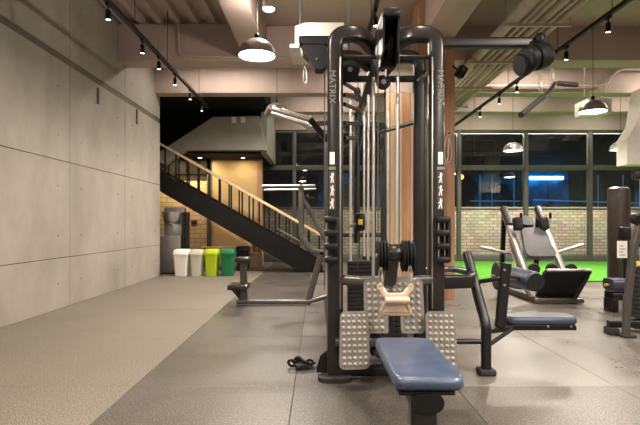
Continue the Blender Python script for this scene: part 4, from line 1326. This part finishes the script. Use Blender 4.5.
MB().b2((P(181.5, 0, YK).x, YK + 0.02, P(0, 250, YK).z), (P(184.2, 0, YK).x, YK + 0.2, P(0, 212, YK).z), 0.004).build('side_panel', 'black_plastic', wp)
MB().b2((P(184.8, 0, YK).x, YK + 0.02, P(0, 250, YK).z), (P(187.5, 0, YK).x, YK + 0.2, P(0, 212, YK).z), 0.004).build('side_panel', 'black_plastic', wp)

# long bench top behind the bins and leaning boards
ct = thing('bench_table', (P(222, 0, 12.3).x, 12.3, 0), 'low dark table behind the bins', 'table')
MB().b2((P(198, 0, 12.3).x, 12.2, P(0, 249.5, 12.3).z), (P(248, 0, 12.3).x, 12.8, P(0, 247.3, 12.3).z), 0.005).build('tabletop', 'wood_column', ct)
for px in (200, 246):
    for y in (12.25, 12.75):
        MB().b2((P(px, 0, 12.3).x - 0.025, y - 0.025, 0), (P(px, 0, 12.3).x + 0.025, y + 0.025, P(0, 249.5, 12.3).z)).build('leg', 'black_steel', ct, 0)
wb = thing('timber_box', (P(255.5, 0, 12.8).x, 12.8, 0), 'pale plywood box standing behind the staircase', 'box')
MB().b2((P(250, 0, 12.7).x, 12.7, 0.0), (P(262, 0, 12.7).x, 13.05, P(0, 253, 12.7).z), 0.006).build('box_body', 'wood_pale', wb)
for k, px in enumerate((252, 255, 258.5)):
    b_ = MB().box((P(px, 0, 12.7).x, 12.87, P(0, 253, 12.7).z + 0.185), (0.05, 0.2, 0.36), Matrix.Rotation(-0.2, 3, 'Y'), 0.004).build('leaning_board', 'wood_column' if k != 1 else 'wood_pale')
    tag(b_, 'short board leaning upright on the plywood box, %s of three' % ['left', 'middle', 'right'][k], 'board', 'boards on the plywood box')
# exit notice on the brick wall
sgn = P(194, 222, YW - 0.01)
xs_ = MB().box((sgn.x, YW - 0.012, sgn.z), (0.16, 0.02, 0.11), bev=0.004).build('wall_sign', 'ink_dark')
tag(xs_, 'small dark sign on the ochre brick wall', 'sign')
# light switch boxes on the landing parapet
for k, px in enumerate((234, 243)):
    q = P(px, 120, YL)
    sw = MB().box((q.x, YL - 0.02, q.z), (0.11, 0.04, 0.14), bev=0.01).build('junction_box', 'white_enamel')
    tag(sw, 'small white junction box on the landing parapet, %s of two' % ['left', 'right'][k], 'junction box', 'junction boxes on the parapet')

# ------------------------------------------------------------------ services under the ceiling
ac = thing('air_conditioner', (P(320, 0, 6.5).x, 6.7, P(0, 46, 6.5).z), 'cream box air conditioner hung from the ceiling behind the tower', 'air conditioner')
ax0, ax1 = P(294.5, 0, 6.5).x, P(344, 0, 6.5).x
za, zb2 = P(0, 45, 6.5).z, P(0, 22.5, 6.5).z
MB().prism([(ax0, 7.1), (ax0, 6.62), (ax0 + 0.13, 6.5), (ax1, 6.5), (ax1, 7.1)], za, zb2, lambda u, v, w: Vector((u, v, w))).build('casing', 'white_plastic', ac, 0)
MB().b2((ax0 - 0.06, 6.46, za - 0.05), (ax1 + 0.05, 7.15, za), 0.01).build('tray', 'white_enamel', ac)
for x, y in ((ax0 + 0.07, 6.6), (ax1 + 0.07, 6.6), (ax0 + 0.07, 7.08), (ax1 + 0.07, 7.08)):
    MB().tube([(x, y, za), (x, y, ZC + 0.1)], 0.012, 8).build('hanger_rod', 'silver', ac)

# pipe bundle over the right side
for k, (x, z, r) in enumerate(((2.55, 3.78, 0.075), (2.74, 3.80, 0.03), (2.84, 3.80, 0.03), (2.96, 3.79, 0.05), (3.10, 3.80, 0.03), (3.20, 3.79, 0.045))):
    pp = MB().tube([(x, 1.0, z), (x, 13.9, z)], r, 14).build('service_pipe', 'pipe_paint')
    tag(pp, 'beige pipe under the ceiling, %s counting from the tower side of the bundle' % ['first', 'second', 'third', 'fourth', 'fifth', 'sixth'][k], 'pipe', 'pipes in the ceiling bundle')
for k, y in enumerate((3.5, 5.0, 6.5, 8.0, 9.5, 11.0, 12.8)):
    hg = thing('pipe_hanger', (2.88, y, 3.68), 'steel hanger under the ceiling pipes, %s from the camera' % ['first', 'second', 'third', 'fourth', 'fifth', 'sixth', 'seventh'][k], 'hanger', 'pipe hangers')
    MB().b2((2.42, y - 0.02, 3.665), (3.30, y + 0.02, 3.70)).build('cross_bar', 'pipe_paint', hg, 0)
    for x in (2.44, 3.28):
        MB().tube([(x, y, 3.68), (x, y, ZC + 0.1)], 0.006, 6).build('rod', 'silver', hg)

# conduit along the second beam
d = 10.2
cd = MB().tube(fillet([P(470, 86, d), P(600, 86, d), P(606, 84, d), P(617, 71, d), P(625, 69, d), P(700, 70, d)], 0.12), 0.030, 10).build('conduit', 'pink_pipe')
tag(cd, 'pinkish conduit with an upward bend on the far beam', 'conduit')
cd2 = MB().tube(fillet([P(172, 4, 8.3), P(178, 22, 8.3), P(179, 56, 8.36), P(300, 58, 8.36)], 0.1), 0.025, 8).build('conduit', 'beam_paint')
tag(cd2, 'thin painted conduit dropping down the left ceiling beam', 'conduit')
jb = MB().box(P(154, 46, 8.37), (0.12, 0.06, 0.20), bev=0.006).build('junction_box', 'beam_paint')
tag(jb, 'painted junction box on the ceiling beam beside the left track', 'junction box')

# white panel unit behind the right pendant, duct at the right edge
q = P(600, 106, 9.4)
pu = thing('ceiling_cassette', (q.x, 9.4, q.z - 0.25), 'square white ceiling unit behind the pendant above the leg press', 'ceiling unit')
MB().b2((P(588, 0, 9.4).x, 9.4, P(0, 113, 9.4).z), (P(612, 0, 9.4).x, 9.9, P(0, 98, 9.4).z), 0.01).build('casing', 'white_enamel', pu)
for x in (P(590, 0, 9.4).x, P(610, 0, 9.4).x):
    MB().tube([(x, 9.6, P(0, 100, 9.4).z), (x, 9.6, ZC + 0.1)], 0.006, 6).build('hanger_rod', 'ink_grey', pu)
du_ = thing('air_duct', (P(640, 0, 9.9).x, 9.9, P(0, 164, 9.9).z), 'beige box duct dropping at the right edge near the windows', 'duct')
MB().prism([(P(624, 0, 10).x, P(0, 165, 10).z), (P(660, 0, 10).x, P(0, 165, 10).z), (P(660, 0, 10).x, 3.8), (P(639, 0, 10).x, 3.8), (P(633, 0, 10).x, P(0, 125, 10).z), (P(624, 0, 10).x, P(0, 140, 10).z)], 9.9, 10.25, lambda u, v, w: Vector((u, w, v))).build('duct_body', 'white_enamel', du_, 0)
cm = thing('speaker', P(461, 72, 7.2), 'small black speaker fixed beside the timber column', 'speaker')
q = P(461, 72, 7.2)
MB().box(q, (0.11, 0.13, 0.17), Matrix.Rotation(0.5, 3, 'Y') @ Matrix.Rotation(0.4, 3, 'Z'), 0.02).build('cabinet', 'black_plastic', cm)
MB().tube([q, q + Vector((-0.08, 0.12, 0.12)), (P(453, 0, 7.3).x, 7.45, q.z + 0.1)], 0.015, 8).build('bracket', 'black_plastic', cm)
MB().disc(q + Vector((0.02, -0.075, 0.02)), (0.3, -1, -0.2), 0.03, 0.01, 14).build('driver', 'grey_steel', cm)

# exercise bands hung on a peg of the timber column
q = P(449, 134, 7.28)
eb_ = thing('exercise_bands', (q.x, 7.30, q.z), 'pink and black exercise bands hung in loops on the timber column', 'exercise bands')
MB().tube([(q.x - 0.02, 7.20, q.z), (q.x - 0.02, 7.34, q.z)], 0.014, 10).build('peg', 'black_plastic', eb_)
for k, (dx, h, w, m) in enumerate(((-0.03, 0.46, 0.05, 'pink_pipe'), (0.0, 0.42, 0.065, 'pink_pipe'), (0.01, 0.40, 0.05, 'black_plastic'))):
    pts = []
    for a in range(25):
        t = 2 * math.pi * a / 24
        zz_ = -h / 2 + h / 2 * math.cos(t)
        pts.append((q.x - 0.02 + dx * (-zz_ / h) * 2 + w * math.sin(t) * (0.35 - 0.65 * zz_ / h), 7.225 + k * 0.035, q.z + 0.012 + zz_))
    MB().sweep(pts, rrect(0.016, 0.012, 0.004), ref=(0, 1, 0)).build('band', m, eb_)
